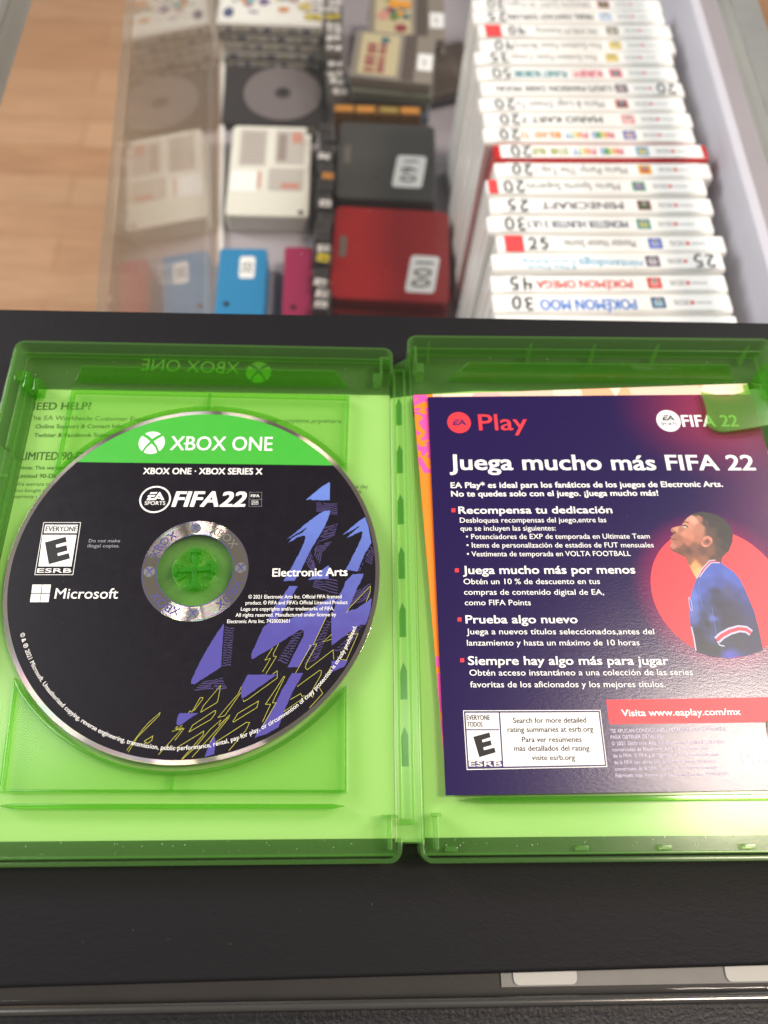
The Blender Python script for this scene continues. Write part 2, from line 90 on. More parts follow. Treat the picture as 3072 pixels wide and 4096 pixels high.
# ------------------------------------------------------------------ materials
def lin(c):
    return tuple((v/255/12.92 if v <= 10.3 else ((v/255+0.055)/1.055)**2.4) for v in c)
def rgba(c): return (*lin(c), 1)
MATS = {}
def nodes(m):
    m.use_nodes = True
    nt = m.node_tree; nt.nodes.clear()
    out = nt.nodes.new('ShaderNodeOutputMaterial')
    def N(t, **kw):
        n = nt.nodes.new(t)
        for k, v in kw.items():
            if isinstance(k, str) and hasattr(n, k) and k not in n.inputs: setattr(n, k, v)
            else: n.inputs[k].default_value = v
        return n
    return nt, out, N
def mat(name, c, rough=0.5, spec=0.5, metal=0.0, bump=0.0, bscale=800, var=0.0, vscale=60, coat=0.0, stretch=(1, 1, 1), vcol=None):
    """plain painted / printed / moulded surface with a little colour unevenness and grain"""
    if name in MATS: return MATS[name]
    m = bpy.data.materials.new(name); MATS[name] = m
    nt, out, N = nodes(m)
    b = N('ShaderNodeBsdfPrincipled')
    b.inputs['Base Color'].default_value = rgba(c); b.inputs['Roughness'].default_value = rough
    b.inputs['Specular IOR Level'].default_value = spec; b.inputs['Metallic'].default_value = metal
    b.inputs['Coat Weight'].default_value = coat; b.inputs['Coat Roughness'].default_value = 0.08
    nt.links.new(b.outputs[0], out.inputs[0])
    if vcol:
        a = N('ShaderNodeVertexColor', layer_name=vcol); nt.links.new(a.outputs[0], b.inputs['Base Color'])
    tc = N('ShaderNodeTexCoord')
    mp = N('ShaderNodeMapping'); mp.inputs['Scale'].default_value = stretch
    nt.links.new(tc.outputs['Object'], mp.inputs[0])
    if var > 0 and not vcol:
        n = N('ShaderNodeTexNoise', Scale=vscale, Detail=6, Roughness=0.6); nt.links.new(mp.outputs[0], n.inputs['Vector'])
        mx = N('ShaderNodeMix', data_type='RGBA')
        mx.inputs[6].default_value = (*[max(0, v*(1-var)) for v in lin(c)], 1)
        mx.inputs[7].default_value = (*[min(1, v*(1+var)) for v in lin(c)], 1)
        nt.links.new(n.outputs[0], mx.inputs[0]); nt.links.new(mx.outputs[2], b.inputs['Base Color'])
        rr = N('ShaderNodeMapRange'); rr.inputs['To Min'].default_value = rough*0.8; rr.inputs['To Max'].default_value = min(1, rough*1.25)
        nt.links.new(n.outputs[0], rr.inputs[0]); nt.links.new(rr.outputs[0], b.inputs['Roughness'])
    if bump > 0:
        n2 = N('ShaderNodeTexNoise', Scale=bscale, Detail=4, Roughness=0.6); nt.links.new(mp.outputs[0], n2.inputs['Vector'])
        bp = N('ShaderNodeBump', Strength=bump, Distance=0.0003)
        nt.links.new(n2.outputs[0], bp.inputs['Height']); nt.links.new(bp.outputs[0], b.inputs['Normal'])
    return m
def see_through(name, tint, body, mixf, rough=0.12, f0=0.045, translucent=0.5, grain=0.0, power=5):
    """thin moulded plastic or glass: tinted transmission, a milky share, a glossy skin"""
    if name in MATS: return MATS[name]
    m = bpy.data.materials.new(name); MATS[name] = m
    nt, out, N = nodes(m)
    tr = N('ShaderNodeBsdfTransparent'); tr.inputs[0].default_value = (*tint, 1)
    df = N('ShaderNodeBsdfDiffuse'); df.inputs[0].default_value = (*body, 1)
    tl = N('ShaderNodeBsdfTranslucent'); tl.inputs[0].default_value = (*body, 1)
    gl = N('ShaderNodeBsdfGlossy', Roughness=rough)
    m1 = N('ShaderNodeMixShader'); m1.inputs[0].default_value = translucent
    nt.links.new(df.outputs[0], m1.inputs[1]); nt.links.new(tl.outputs[0], m1.inputs[2])
    m2 = N('ShaderNodeMixShader'); m2.inputs[0].default_value = mixf
    nt.links.new(tr.outputs[0], m2.inputs[1]); nt.links.new(m1.outputs[0], m2.inputs[2])
    lw = N('ShaderNodeLayerWeight', Blend=0.5)
    pw = N('ShaderNodeMath', operation='POWER'); pw.inputs[1].default_value = power; nt.links.new(lw.outputs['Facing'], pw.inputs[0])
    ml = N('ShaderNodeMath', operation='MULTIPLY_ADD'); ml.inputs[1].default_value = 0.9; ml.inputs[2].default_value = f0
    nt.links.new(pw.outputs[0], ml.inputs[0])
    m3 = N('ShaderNodeMixShader'); nt.links.new(ml.outputs[0], m3.inputs[0])
    nt.links.new(m2.outputs[0], m3.inputs[1]); nt.links.new(gl.outputs[0], m3.inputs[2])
    if grain > 0:
        tc = N('ShaderNodeTexCoord'); n = N('ShaderNodeTexNoise', Scale=160, Detail=3); nt.links.new(tc.outputs['Object'], n.inputs['Vector'])
        bp = N('ShaderNodeBump', Strength=grain, Distance=0.0004); nt.links.new(n.outputs[0], bp.inputs['Height']); nt.links.new(bp.outputs[0], gl.inputs['Normal'])
    nt.links.new(m3.outputs[0], out.inputs[0])
    return m

GREEN = see_through('green_plastic', (0.870, 0.962, 0.75), (0.27, 0.63, 0.15), 0.17, rough=0.20, grain=0.05, f0=0.030)
GLASS = see_through('clear_glass', (0.998, 1.0, 0.998), (0.8, 0.8, 0.8), 0.008, rough=0.01, f0=0.028)
GREEN_THICK = see_through('green_plastic_edge', (0.72, 0.95, 0.50), (0.20, 0.56, 0.08), 0.15, rough=0.10, grain=0.05)
CLIP_GREEN = see_through('green_plastic_clip', (0.78, 0.96, 0.56), (0.28, 0.64, 0.16), 0.30, rough=0.28)
SIDE_GLASS = see_through('reflective_side_glass', (0.97, 0.98, 0.97), (0.8, 0.70, 0.56), 0.11, rough=0.05, f0=0.05, power=3.4)  # tan milky share paints the warm reflected haze into the pane
CLEAR = see_through('clear_polycarbonate', (0.96, 0.97, 0.93), (0.5, 0.55, 0.4), 0.05, rough=0.04, f0=0.05)
WHITE = mat('white_print', (238, 236, 232), 0.45, 0.4)
PAPER = mat('white_paper', (236, 236, 228), 0.6, 0.3, var=0.03)
INK = mat('grey_ink', (46, 50, 42), 0.6, 0.2)
BLACK = mat('black_print', (24, 22, 26), 0.45, 0.4)
GREY_TEXT = mat('grey_print', (150, 150, 156), 0.45, 0.3)
PALE_TEXT = mat('pale_violet_print', (214, 202, 224), 0.45, 0.3)
RED_PRINT = mat('red_print', (235, 52, 62), 0.42, 0.45, bump=0.12, bscale=2500)

# ------------------------------------------------------------------ mesh helpers
class MB:
    """collects shapes (mm) and links them as ONE mesh object"""
    def __init__(s): s.v = []; s.f = []; s.m = []; s.vc = []
    def poly3(s, pts, faces, mi=0):
        o = len(s.v); s.v += [tuple(p) for p in pts]
        for f in faces: s.f.append([o+i for i in f]); s.m.append(mi)
    def box(s, x0, x1, y0, y1, z0, z1, mi=0):
        p = [(x0,y0,z0),(x1,y0,z0),(x1,y1,z0),(x0,y1,z0),(x0,y0,z1),(x1,y0,z1),(x1,y1,z1),(x0,y1,z1)]
        s.poly3(p, [(3,2,1,0),(4,5,6,7),(0,1,5,4),(1,2,6,5),(2,3,7,6),(3,0,4,7)], mi)
    def prism(s, pts, z0, z1, mi=0, axis='z'):
        if area(pts) < 0: pts = pts[::-1]
        n = len(pts)
        if axis == 'z': f = lambda p, h: (p[0], p[1], h)
        elif axis == 'y': f = lambda p, h: (p[0], h, p[1])
        else: f = lambda p, h: (h, p[0], p[1])
        a = [f(p, z0) for p in pts]; b = [f(p, z1) for p in pts]
        s.poly3(a+b, [tuple(range(n))[::-1], tuple(range(n, 2*n))]+[(i, (i+1) % n, n+(i+1) % n, n+i) for i in range(n)], mi)
    def flat(s, pts, z, mi=0):
        if area(pts) < 0: pts = pts[::-1]
        s.poly3([(p[0], p[1], z) for p in pts], [tuple(range(len(pts)))], mi)
    def tri_flat(s, pts, z, mi=0):
        """concave-safe flat polygon"""
        vs, _, fs, *_r = delaunay_2d_cdt([Vector(p[:2]) for p in pts], [], [list(range(len(pts)))], 1, 1e-6)
        s.poly3([(v.x, v.y, z) for v in vs], [tuple(f) if area([vs[i] for i in f]) > 0 else tuple(f)[::-1] for f in fs], mi)
    def ring(s, cx, cy, r0, r1, z0, z1, n=64, mi=0, a0=0, a1=2*PI):
        full = abs(a1-a0-2*PI) < 1e-6; k = n if full else n+1
        p = []
        for i in range(k):
            a = a0+(a1-a0)*i/n; c, q = math.cos(a), math.sin(a)
            p += [(cx+r0*c, cy+r0*q, z0), (cx+r1*c, cy+r1*q, z0), (cx+r1*c, cy+r1*q, z1), (cx+r0*c, cy+r0*q, z1)]
        fs = []
        for i in range(n):
            A, B = 4*i, 4*((i+1) % k)
            fs += [(A+3,A+2,B+2,B+3),(A+1,A,B,B+1),(A+2,A+1,B+1,B+2),(A,A+3,B+3,B)]
        if not full: fs += [(0,1,2,3), tuple(4*n+i for i in (3,2,1,0))]
        s.poly3(p, fs, mi)
    def annulus(s, cx, cy, r0, r1, z, n=128, mi=0):
        p = []
        for i in range(n):
            a = 2*PI*i/n; p += [(cx+r0*math.cos(a), cy+r0*math.sin(a), z), (cx+r1*math.cos(a), cy+r1*math.sin(a), z)]
        s.poly3(p, [(2*i, 2*i+1, 2*((i+1) % n)+1, 2*((i+1) % n)) for i in range(n)], mi)
    def disc(s, cx, cy, r, z, n=48, mi=0, ry=None):
        ry = ry or r
        s.poly3([(cx+r*math.cos(2*PI*i/n), cy+ry*math.sin(2*PI*i/n), z) for i in range(n)], [tuple(range(n))], mi)
    def cyl(s, cx, cy, r, z0, z1, n=48, mi=0):
        s.prism([(cx+r*math.cos(2*PI*i/n), cy+r*math.sin(2*PI*i/n)) for i in range(n)], z0, z1, mi)
    def strip(s, pts, w, z, mi=0, closed=False):
        """flat ribbon along a polyline"""
        L, R = offset(pts, w/2, closed); n = len(pts)
        k = n if closed else n-1
        s.poly3([(p[0], p[1], z) for p in L]+[(p[0], p[1], z) for p in R], [(i, n+i, n+(i+1) % n, (i+1) % n) for i in range(k)], mi)
    def wall(s, pts, t, z0, z1, mi=0, closed=False):
        """upright wall of thickness t along a polyline"""
        L, R = offset(pts, t/2, closed); n = len(pts); k = n if closed else n-1
        p = [(q[0], q[1], z0) for q in L]+[(q[0], q[1], z0) for q in R]+[(q[0], q[1], z1) for q in L]+[(q[0], q[1], z1) for q in R]
        fs = []
        for i in range(k):
            j = (i+1) % n
            fs += [(2*n+i, 3*n+i, 3*n+j, 2*n+j), (i, j, n+j, n+i), (i, 2*n+i, 2*n+j, j), (n+i, n+j, 3*n+j, 3*n+i)]
        if not closed: fs += [(0, n, 3*n, 2*n), (n-1, 2*n+n-1, 3*n+n-1, n+n-1)]
        s.poly3(p, fs, mi)
    def text(s, t, p0, p1, cap, z, mi=0, bold=0.0, shear=0.0, flip=False, fn=None):
        """lettering fitted between two baseline points with a given capital height; fn bends it (x,y)->(x,y)"""
        vs, fs, w, ch = glyphs(t, 0.0, shear)
        dx, dy = p1[0]-p0[0], p1[1]-p0[1]; L = math.hypot(dx, dy); ux, uy = dx/L, dy/L
        nx, ny = (uy, -ux) if flip else (-uy, ux)
        sx, sy = L/w, cap/ch
        # heavier weights: the strokes thickened by a few slightly shifted prints, 3 microns apart
        bo = bold*1.15*cap/ch
        shifts = [(0, 0)] if bo <= 0 else [(bo, bo*.5), (-bo, bo*.5), (bo, -bo*.5), (-bo, -bo*.5)]
        for k, (ox, oy) in enumerate(shifts):
            pts = []
            for x, y in vs:
                a, b = x*sx+ox, y*sy+oy
                if fn: q = fn(a, b); pts.append((q[0], q[1], z+.003*k))
                else: pts.append((p0[0]+ux*a+nx*b, p0[1]+uy*a+ny*b, z+.003*k))
            s.poly3(pts, [f[::-1] if flip else f for f in fs], mi)
    def build(s, name, mats, parent=None, bevel=0.0, smooth=False, seg=2, weld=True):
        me = bpy.data.meshes.new(name)
        me.from_pydata([(x*S, y*S, z*S) for x, y, z in s.v], [], s.f)
        if not isinstance(mats, (list, tuple)): mats = [mats]
        for m in mats: me.materials.append(m)
        me.polygons.foreach_set('material_index', s.m)
        me.update()
        if bevel > 0:
            bm = bmesh.new(); bm.from_mesh(me)
            bmesh.ops.recalc_face_normals(bm, faces=bm.faces)
            es = [e for e in bm.edges if len(e.link_faces) == 2 and e.calc_face_angle(0) > 0.5]
            bmesh.ops.bevel(bm, geom=es, offset=bevel*S, segments=seg, profile=0.6, affect='EDGES', clamp_overlap=True)
            bm.to_mesh(me); bm.free()
            smooth = True
        if smooth:
            for p in me.polygons: p.use_smooth = True
            me.set_sharp_from_angle(angle=math.radians(38))
        o = bpy.data.objects.new(name, me); col.objects.link(o)
        if bevel > 0:
            wn = o.modifiers.new('flat_faces', 'WEIGHTED_NORMAL'); wn.weight = 100; wn.keep_sharp = True
        if parent: o.parent = parent
        return o
def area(p): return sum(p[i][0]*p[(i+1) % len(p)][1]-p[(i+1) % len(p)][0]*p[i][1] for i in range(len(p)))/2
def offset(pts, h, closed=False):
    n = len(pts); L = []; R = []
    for i in range(n):
        a = pts[i-1] if (i > 0 or closed) else None; b = pts[i]; c = pts[(i+1) % n] if (i < n-1 or closed) else None
        d = []
        for u, v in ((a, b), (b, c)):
            if u is None or v is None: continue
            x, y = v[0]-u[0], v[1]-u[1]; l = math.hypot(x, y) or 1e-9; d.append((-y/l, x/l))
        if len(d) == 1: m = d[0]; k = 1
        else:
            m = (d[0][0]+d[1][0], d[0][1]+d[1][1]); l = math.hypot(*m) or 1e-9; m = (m[0]/l, m[1]/l)
            k = min(2.5, 1/max(0.2, m[0]*d[0][0]+m[1]*d[0][1]))
        L.append((b[0]+m[0]*h*k, b[1]+m[1]*h*k)); R.append((b[0]-m[0]*h*k, b[1]-m[1]*h*k))
    return L, R
GC = {}
def glyphs(t, bold, shear):
    key = (t, bold, shear)
    if key in GC: return GC[key]
    def mk(s):
        c = bpy.data.curves.new('lettering', 'FONT'); c.body = s; c.size = 1; c.offset = bold; c.shear = shear; c.resolution_u = 3
        o = bpy.data.objects.new('lettering', c); col.objects.link(o)
        bpy.context.view_layer.update()
        me = bpy.data.meshes.new_from_object(o.evaluated_get(bpy.context.evaluated_depsgraph_get()))
        vs = [(v.co.x, v.co.y) for v in me.vertices]; fs = [tuple(p.vertices) for p in me.polygons]
        up = [p.normal.z for p in me.polygons]
        fs = [f if u > 0 else f[::-1] for f, u in zip(fs, up)]
        bpy.data.objects.remove(o); bpy.data.curves.remove(c); bpy.data.meshes.remove(me)
        return vs, fs
    vs, fs = mk(t); x0 = min(v[0] for v in vs); x1 = max(v[0] for v in vs)
    hk = ('cap height', bold)
    if hk not in GC: hv, _ = mk('H'); GC[hk] = max(v[1] for v in hv)
    GC[key] = ([(x-x0, y) for x, y in vs], fs, x1-x0, GC[hk])
    return GC[key]
def rounded(x0, x1, y0, y1, r, n=5):
    p = []
    for cx, cy, a in ((x1-r, y1-r, 0), (x0+r, y1-r, PI/2), (x0+r, y0+r, PI), (x1-r, y0+r, 1.5*PI)):
        p += [(cx+r*math.cos(a+PI/2*i/n), cy+r*math.sin(a+PI/2*i/n)) for i in range(n+1)]
    return p
def thing(name, label, cat, loc=(0, 0, 0), rot=(0, 0, 0), group=None):
    o = bpy.data.objects.new(name, None); col.objects.link(o)
    o.empty_display_size = 0.01
    o.location = [v*S for v in loc]; o.rotation_euler = rot
    return tag(o, label, cat, group)
def tag(o, label, cat, group=None):
    o['label'] = label; o['category'] = cat
    if group: o['group'] = group
    return o
def painted(outline, samples, z, step, pw=2.6):
    """a printed photograph: triangulated outline with colours blended between sample points"""
    xs = [p[0] for p in outline]; ys = [p[1] for p in outline]
    pts = [Vector(p) for p in outline]; n = len(pts)
    x = min(xs)+step/2
    k = 0
    while x < max(xs):
        y = min(ys)+step/2*(1+(k % 2))
        while y < max(ys):
            if inside((x, y), outline): pts.append(Vector((x, y)))
            y += step
        x += step; k += 1
    vs, _, fs, *_r = delaunay_2d_cdt(pts, [], [list(range(n))], 1, 1e-6)
    cols = []
    for v in vs:
        sw = 0; acc = [0, 0, 0]
        for q, c in samples:
            d = (v.x-q[0])**2+(v.y-q[1])**2+0.02; w = 1/d**pw
            sw += w; lc = lin(c)
            for i in range(3): acc[i] += w*lc[i]
        cols.append((*[a/sw for a in acc], 1))
    return [(v.x, v.y, z) for v in vs], [tuple(f) if area([vs[i] for i in f]) > 0 else tuple(f)[::-1] for f in fs], cols
def inside(p, poly):
    r = False
    for i in range(len(poly)):
        a, b = poly[i], poly[i-1]
        if (a[1] > p[1]) != (b[1] > p[1]) and p[0] < (b[0]-a[0])*(p[1]-a[1])/(b[1]-a[1])+a[0]: r = not r
    return r
def painted_obj(name, parts, parent, m):
    V = []; F = []; Cc = []
    for v, f, c in parts:
        o = len(V); V += v; F += [tuple(o+i for i in q) for q in f]; Cc += c
    me = bpy.data.meshes.new(name); me.from_pydata([(x*S, y*S, z*S) for x, y, z in V], [], F)
    at = me.color_attributes.new('print', 'FLOAT_COLOR', 'POINT')
    for i, c in enumerate(Cc): at.data[i].color = c
    me.materials.append(m); me.update()
    o = bpy.data.objects.new(name, me); col.objects.link(o); o.parent = parent
    return o

# ------------------------------------------------------------------ setting: floor seen through the glass, display counter
def wood_floor():
    m = bpy.data.materials.new('wood_floor'); nt, out, N = nodes(m)
    b = N('ShaderNodeBsdfPrincipled', Roughness=0.4)
    tc = N('ShaderNodeTexCoord'); mp = N('ShaderNodeMapping'); nt.links.new(tc.outputs['Object'], mp.inputs[0])
    br = N('ShaderNodeTexBrick', Scale=1.0); br.offset = 0.37
    br.inputs['Brick Width'].default_value = 0.55; br.inputs['Row Height'].default_value = 0.085; br.inputs['Mortar Size'].default_value = 0.0012
    br.inputs['Color1'].default_value = rgba((196, 156, 120)); br.inputs['Color2'].default_value = rgba((182, 138, 102)); br.inputs['Mortar'].default_value = rgba((150, 108, 74))
    br.inputs['Bias'].default_value = 0.0
    nt.links.new(mp.outputs[0], br.inputs['Vector'])
    mp2 = N('ShaderNodeMapping'); mp2.inputs['Scale'].default_value = (3, 45, 1); nt.links.new(tc.outputs['Object'], mp2.inputs[0])
    n = N('ShaderNodeTexNoise', Scale=2.2, Detail=8, Roughness=0.65); nt.links.new(mp2.outputs[0], n.inputs['Vector'])
    mx = N('ShaderNodeMix', data_type='RGBA', blend_type='MULTIPLY'); mx.inputs[0].default_value = 0.55
    cr = N('ShaderNodeValToRGB'); cr.color_ramp.elements[0].position = 0.3; cr.color_ramp.elements[0].color = (0.5, 0.42, 0.36, 1); cr.color_ramp.elements[1].position = 0.7; cr.color_ramp.elements[1].color = (1, 1, 1, 1)
    nt.links.new(n.outputs[0], cr.inputs[0]); nt.links.new(br.outputs[0], mx.inputs[6]); nt.links.new(cr.outputs[0], mx.inputs[7])
    nt.links.new(mx.outputs[2], b.inputs['Base Color']); nt.links.new(b.outputs[0], out.inputs[0])
    return m
b = MB(); b.box(-4000, 4000, -3000, 5000, -940, -900)
floor = b.build('floor', wood_floor()); floor['kind'] = 'structure'

case = thing('display_case', 'glass topped shop display case with grey rails, full of used games', 'display case', (0, 0, -900))
ALU = mat('grey_metal', (168, 170, 166), 0.35, 0.5, metal=0.6, var=0.06, vscale=40)
SHELF = mat('grey_shelf', (166, 160, 165), 0.55, 0.4, var=0.06, vscale=15)
def cpart(b, name, m, **k):
    o = b.build(name, m, case, **k); o.location = (0, 0, 0.9); return o
b = MB(); b.box(-126, 259, -120.3, 800, -10, -4); cpart(b, 'glass_top', GLASS, bevel=1.2, seg=3)
b = MB(); b.prism([(-21.5, -90), (-88, 805), (-93, 805), (-26.5, -90)], -196.9, -10.6)
for i in range(4, 8): b.v[i] = (b.v[i][0]-13, b.v[i][1], b.v[i][2])   # the pane leans outwards a little
cpart(b, 'side_glass', SIDE_GLASS)
b = MB(); b.prism([(-19.5, -90), (-86, 803), (-88.2, 803), (-21.7, -90)], -196.8, -192.5); cpart(b, 'glass_seal', mat('white_seal', (226, 224, 220), .45, .4))
b = MB(); b.prism([(-21, -100), (420, -100), (420, 830), (-91, 830)], -203, -197); cpart(b, 'shelf', SHELF)
b = MB(); b.box(262, 268, -90, 820, -196.9, -50); cpart(b, 'divider', mat('lilac_white_panel', (190, 189, 199), 0.5, 0.4, var=0.03), bevel=0.8)
b = MB(); b.box(244, 259, -118, 900, -3.9, 1.5); b.box(252, 259, -118, 900, -18, -10.2)
cpart(b, 'side_rail', ALU, bevel=0.8)
b = MB(); b.box(-150, -122.5, -118, 900, -3.9, 1.0); b.box(-150, -127, -118, 900, -26, -10.2); cpart(b, 'side_rail', ALU, bevel=0.8)
b = MB(); b.box(-126, 300, 806, 818, -196.9, -10.2); cpart(b, 'back_panel', mat('dark_back_panel', (74, 72, 66), 0.6, 0.3))
b = MB(); b.box(-260, 420, -170, -121.6, -60, -8.5); cpart(b, 'front_trim', mat('black_pebbled_plastic', (22, 22, 25), 0.42, 0.4, bump=1.0, bscale=900), bevel=2.2, seg=4)
b = MB(); b.box(-126, 420, -121.4, -112, -60, -15.2); cpart(b, 'front_rail', mat('dark_grey_rail', (58, 55, 52), 0.5, 0.4, var=0.2, vscale=60), bevel=0.5)
b = MB(); b.prism([(-120.9+1.2*math.cos(2*PI*i/20), -5.6+1.2*math.sin(2*PI*i/20)) for i in range(20)], -150, 420, axis='x'); cpart(b, 'edge_highlight_rod', mat('edge_highlight_metal', (120, 118, 114), .18, .6, metal=.8, var=.1, vscale=30), smooth=True)  # added metal rod that makes the highlight of the rounded glass edge
# pale paper strip and white tags lying under the front edge of the glass
b = MB(); b.box(95, 300, -119.0, -104, -14.9, -14.5); tag(b.build('paper_strip', mat('grey_paper', (165, 163, 160), 0.6, 0.3, var=0.12, vscale=200)), 'pale grey paper strip under the front glass edge, carrying two white tags', 'paper strip')
for x0, x1, lb in ((98.5, 117, 'short white rounded tag under the glass, below the middle of the open game case'), (161, 196, 'white rounded tag under the glass, cut by the right edge of the photo')):
    b = MB(); b.prism(rounded(x0, x1, -118.5, -105, 1.6), -14.4, -13.8)
    tag(b.build('price_tag', mat('white_card', (232, 232, 226), 0.5, 0.4, var=0.03)), lb, 'tag')

# black leatherette mat on the glass
def leather():
    m = bpy.data.materials.new('black_leatherette'); nt, out, N = nodes(m)
    b = N('ShaderNodeBsdfPrincipled', Roughness=0.56); b.inputs['Base Color'].default_value = rgba((28, 27, 29)); b.inputs['Specular IOR Level'].default_value = 0.11
    tc = N('ShaderNodeTexCoord'); mp = N('ShaderNodeMapping'); mp.inputs['Scale'].default_value = (0.55, 1.25, 1); nt.links.new(tc.outputs['Object'], mp.inputs[0])
    ns = N('ShaderNodeTexNoise', Scale=600, Detail=3, Roughness=0.55, Distortion=0.6); nt.links.new(mp.outputs[0], ns.inputs['Vector'])
    vo = N('ShaderNodeTexVoronoi', Scale=950, feature='DISTANCE_TO_EDGE'); nt.links.new(mp.outputs[0], vo.inputs['Vector'])
    big = N('ShaderNodeTexNoise', Scale=45, Detail=3); nt.links.new(mp.outputs[0], big.inputs['Vector'])
    ad = N('ShaderNodeMath', operation='MULTIPLY_ADD'); ad.inputs[1].default_value = 0.5
    nt.links.new(vo.outputs[0], ad.inputs[0]); nt.links.new(ns.outputs[0], ad.inputs[2])
    ml = N('ShaderNodeMath', operation='MULTIPLY'); nt.links.new(ad.outputs[0], ml.inputs[0]); nt.links.new(big.outputs[0], ml.inputs[1])
    bp = N('ShaderNodeBump', Strength=0.5, Distance=0.0004); nt.links.new(ml.outputs[0], bp.inputs['Height']); nt.links.new(bp.outputs[0], b.inputs['Normal'])
    nt.links.new(b.outputs[0], out.inputs[0]); return m
b = MB(); b.prism([(-300, -117.6), (460, -109.4), (460, 110.2), (-300, 106.0)], -3.6, 0)
mat_o = b.build('counter_mat', leather(), bevel=1.3, seg=4)
tag(mat_o, 'black leather-look counter mat laid across the glass, under the open green case', 'mat')

# ------------------------------------------------------------------ open game case
oc = thing('open_game_case', 'open translucent green plastic game case lying flat on the black mat', 'game case')
lid_rot = (0, -math.atan(0.02), 0)
def arc(cx, cy, r, a0, a1, n=6): return [(cx+r*math.cos(a0+(a1-a0)*i/n), cy+r*math.sin(a0+(a1-a0)*i/n)) for i in range(n+1)]
# tray
b = MB()
b.box(-70.4, 64.2, -84.4, 84.4, 0.9, 1.7)
path = [(64.3, 74.5)]+arc(61.3, 82.2, 3, 0, PI/2)+arc(-68.4, 82.2, 3, PI/2, PI)+arc(-68.4, -82.2, 3, PI, 1.5*PI)+arc(61.9, -82.2, 3, -PI/2, 0)+[(64.9, -79.5)]
b.wall(path, 1.1, 0.3, 9.0)
b.wall([(-71.0, 82.0), (-71.0, -82.0)], 0.5, 8.2, 9.5)
b.box(-70.7, 63.5, 83.2, 84.0, 1.8, 4.6); b.box(-70.7, 63.5, -84.0, -83.3, 1.8, 5.2)
b.box(60.0, 61.0, 73, 81.5, 1.8, 9.4); b.box(61.0, 63.7, 81.0, 82.0, 1.8, 8.6); b.box(57.6, 60.0, 72.2, 76.2, 1.8, 6.4)
b.box(61.6, 62.8, -82.5, -73.5, 1.8, 7.6); b.box(59.6, 64.6, -74.3, -73.4, 1.8, 6.2)
b.box(-68.2, -67.2, 43, 74.5, 1.8, 6.6); b.box(-67.2, -64.2, 41, 73, 1.8, 3.6)
b.prism([(-70.4, 44.5), (-67.0, 41.2), (-65.6, 41.0), (-65.6, -76), (-70.4, -76)], 1.8, 7.4)
b.box(-65.6, -64.0, -74, 40.6, 1.8, 4.0)
for y in (31.5, 10, -14, -38): b.box(-70.0, -64.6, y-.45, y+.45, 7.4, 8.4)
tray = b.build('tray', GREEN, oc, bevel=0.22)
tray.location = (0, 0, 0.0002)
# disc well: two raised platforms with a ridge round each
def chord(r, xl, xr, sgn, n=26):
    a0 = math.atan2(sgn*math.sqrt(r*r-xl*xl), xl); a1 = math.atan2(sgn*math.sqrt(r*r-xr*xr), xr)
    return [(r*math.cos(a0+(a1-a0)*i/n), r*math.sin(a0+(a1-a0)*i/n)) for i in range(n+1)]
top = [(48.6, 67.4), (-50.4, 68.2)]+chord(61.8, -51.0, 48.2, 1)
bot = [(49.6, -67.1), (-48.5, -66.5)]+chord(61.8, -50.6, 49.2, -1)
for o_, cx in ((top, -1.6), (bot, -0.7)):
    b = MB()
    b.wall(o_, 0.95, 1.75, 4.3, 1, closed=True)
    P = o_ if area(o_) > 0 else o_[::-1]
    vs, _, fs, *_r = delaunay_2d_cdt([Vector(p) for p in P], [], [list(range(len(P)))], 1, 1e-6)
    b.poly3([(v.x, v.y, 2.3) for v in vs], [tuple(f) if area([vs[i] for i in f]) > 0 else tuple(f)[::-1] for f in fs])
    y0, y1 = (61.9, 67.6) if o_ is top else (-66.6, -61.9)
    b.box(cx-.5, cx+.5, y0, y1, 2.35, 4.1, 1)
    b.build('disc_well', [GREEN, GREEN_THICK], tray, bevel=0.18)
b = MB(); b.prism([(-51.5, 1.75), (48.2, 1.75), (43.6, 8.0), (-47.0, 8.0)], 72.6, 73.5, axis='y')
for i in range(len(b.v)):
    x, y, z = b.v[i]; b.v[i] = (x, y+(z-1.75)*0.42, z)
b.build('sleeve_tab', GREEN_THICK, tray, bevel=0.2)
b = MB(); b.prism([(-48.5, -70.2), (-44, -69.8), (46, -70.4), (49.7, -71.0), (46, -71.7), (-44, -71.2)], 1.75, 5.0)
b.build('retaining_rib', GREEN_THICK, tray, bevel=0.25)
b = MB(); b.box(-69.5, -65.8, 69.2, 73.2, 1.8, 8.6); b.box(-65.8, -64.6, 66, 72.5, 1.8, 8.8); b.box(-62.6, -60.6, 65.6, 70.4, 1.8, 8.0); b.box(-64.6, -62.6, 65.5, 66.6, 1.8, 5)
b.build('latch', GREEN_THICK, tray, bevel=0.3)
b = MB(); b.cyl(0, 0, 17.6, 1.75, 3.3, 64); b.ring(0, 0, 6.75, 7.2, 3.4, 5.4)
for k in range(4):
    a = PI/2*k+0.06; c, q = math.cos(a), math.sin(a)
    R_ = lambda x, y: (x*c-y*q, x*q+y*c)
    b.prism([R_(0.0, -0.75), R_(6.0, -0.75), R_(6.0, .75), R_(0.0, .75)], 3.35, 6.0, 1)
    b.prism([R_(5.5, -1.9), R_(6.9, -1.6), R_(6.9, 1.6), R_(5.5, 1.9)], 3.4, 6.6, 1)
    for d in (-0.42, 0.42):
        a2 = a+PI/4+d*0.75; c2, q2 = math.cos(a2), math.sin(a2); R2 = lambda x, y: (x*c2-y*q2, x*q2+y*c2)
        b.prism([R2(3.4, -0.5), R2(6.6, -0.55), R2(6.6, .55), R2(3.4, .5)], 3.4, 5.2, 1)
HUB = see_through('green_plastic_hub', (0.5, 0.9, 0.32), (0.12, 0.52, 0.07), 0.3, rough=0.10)
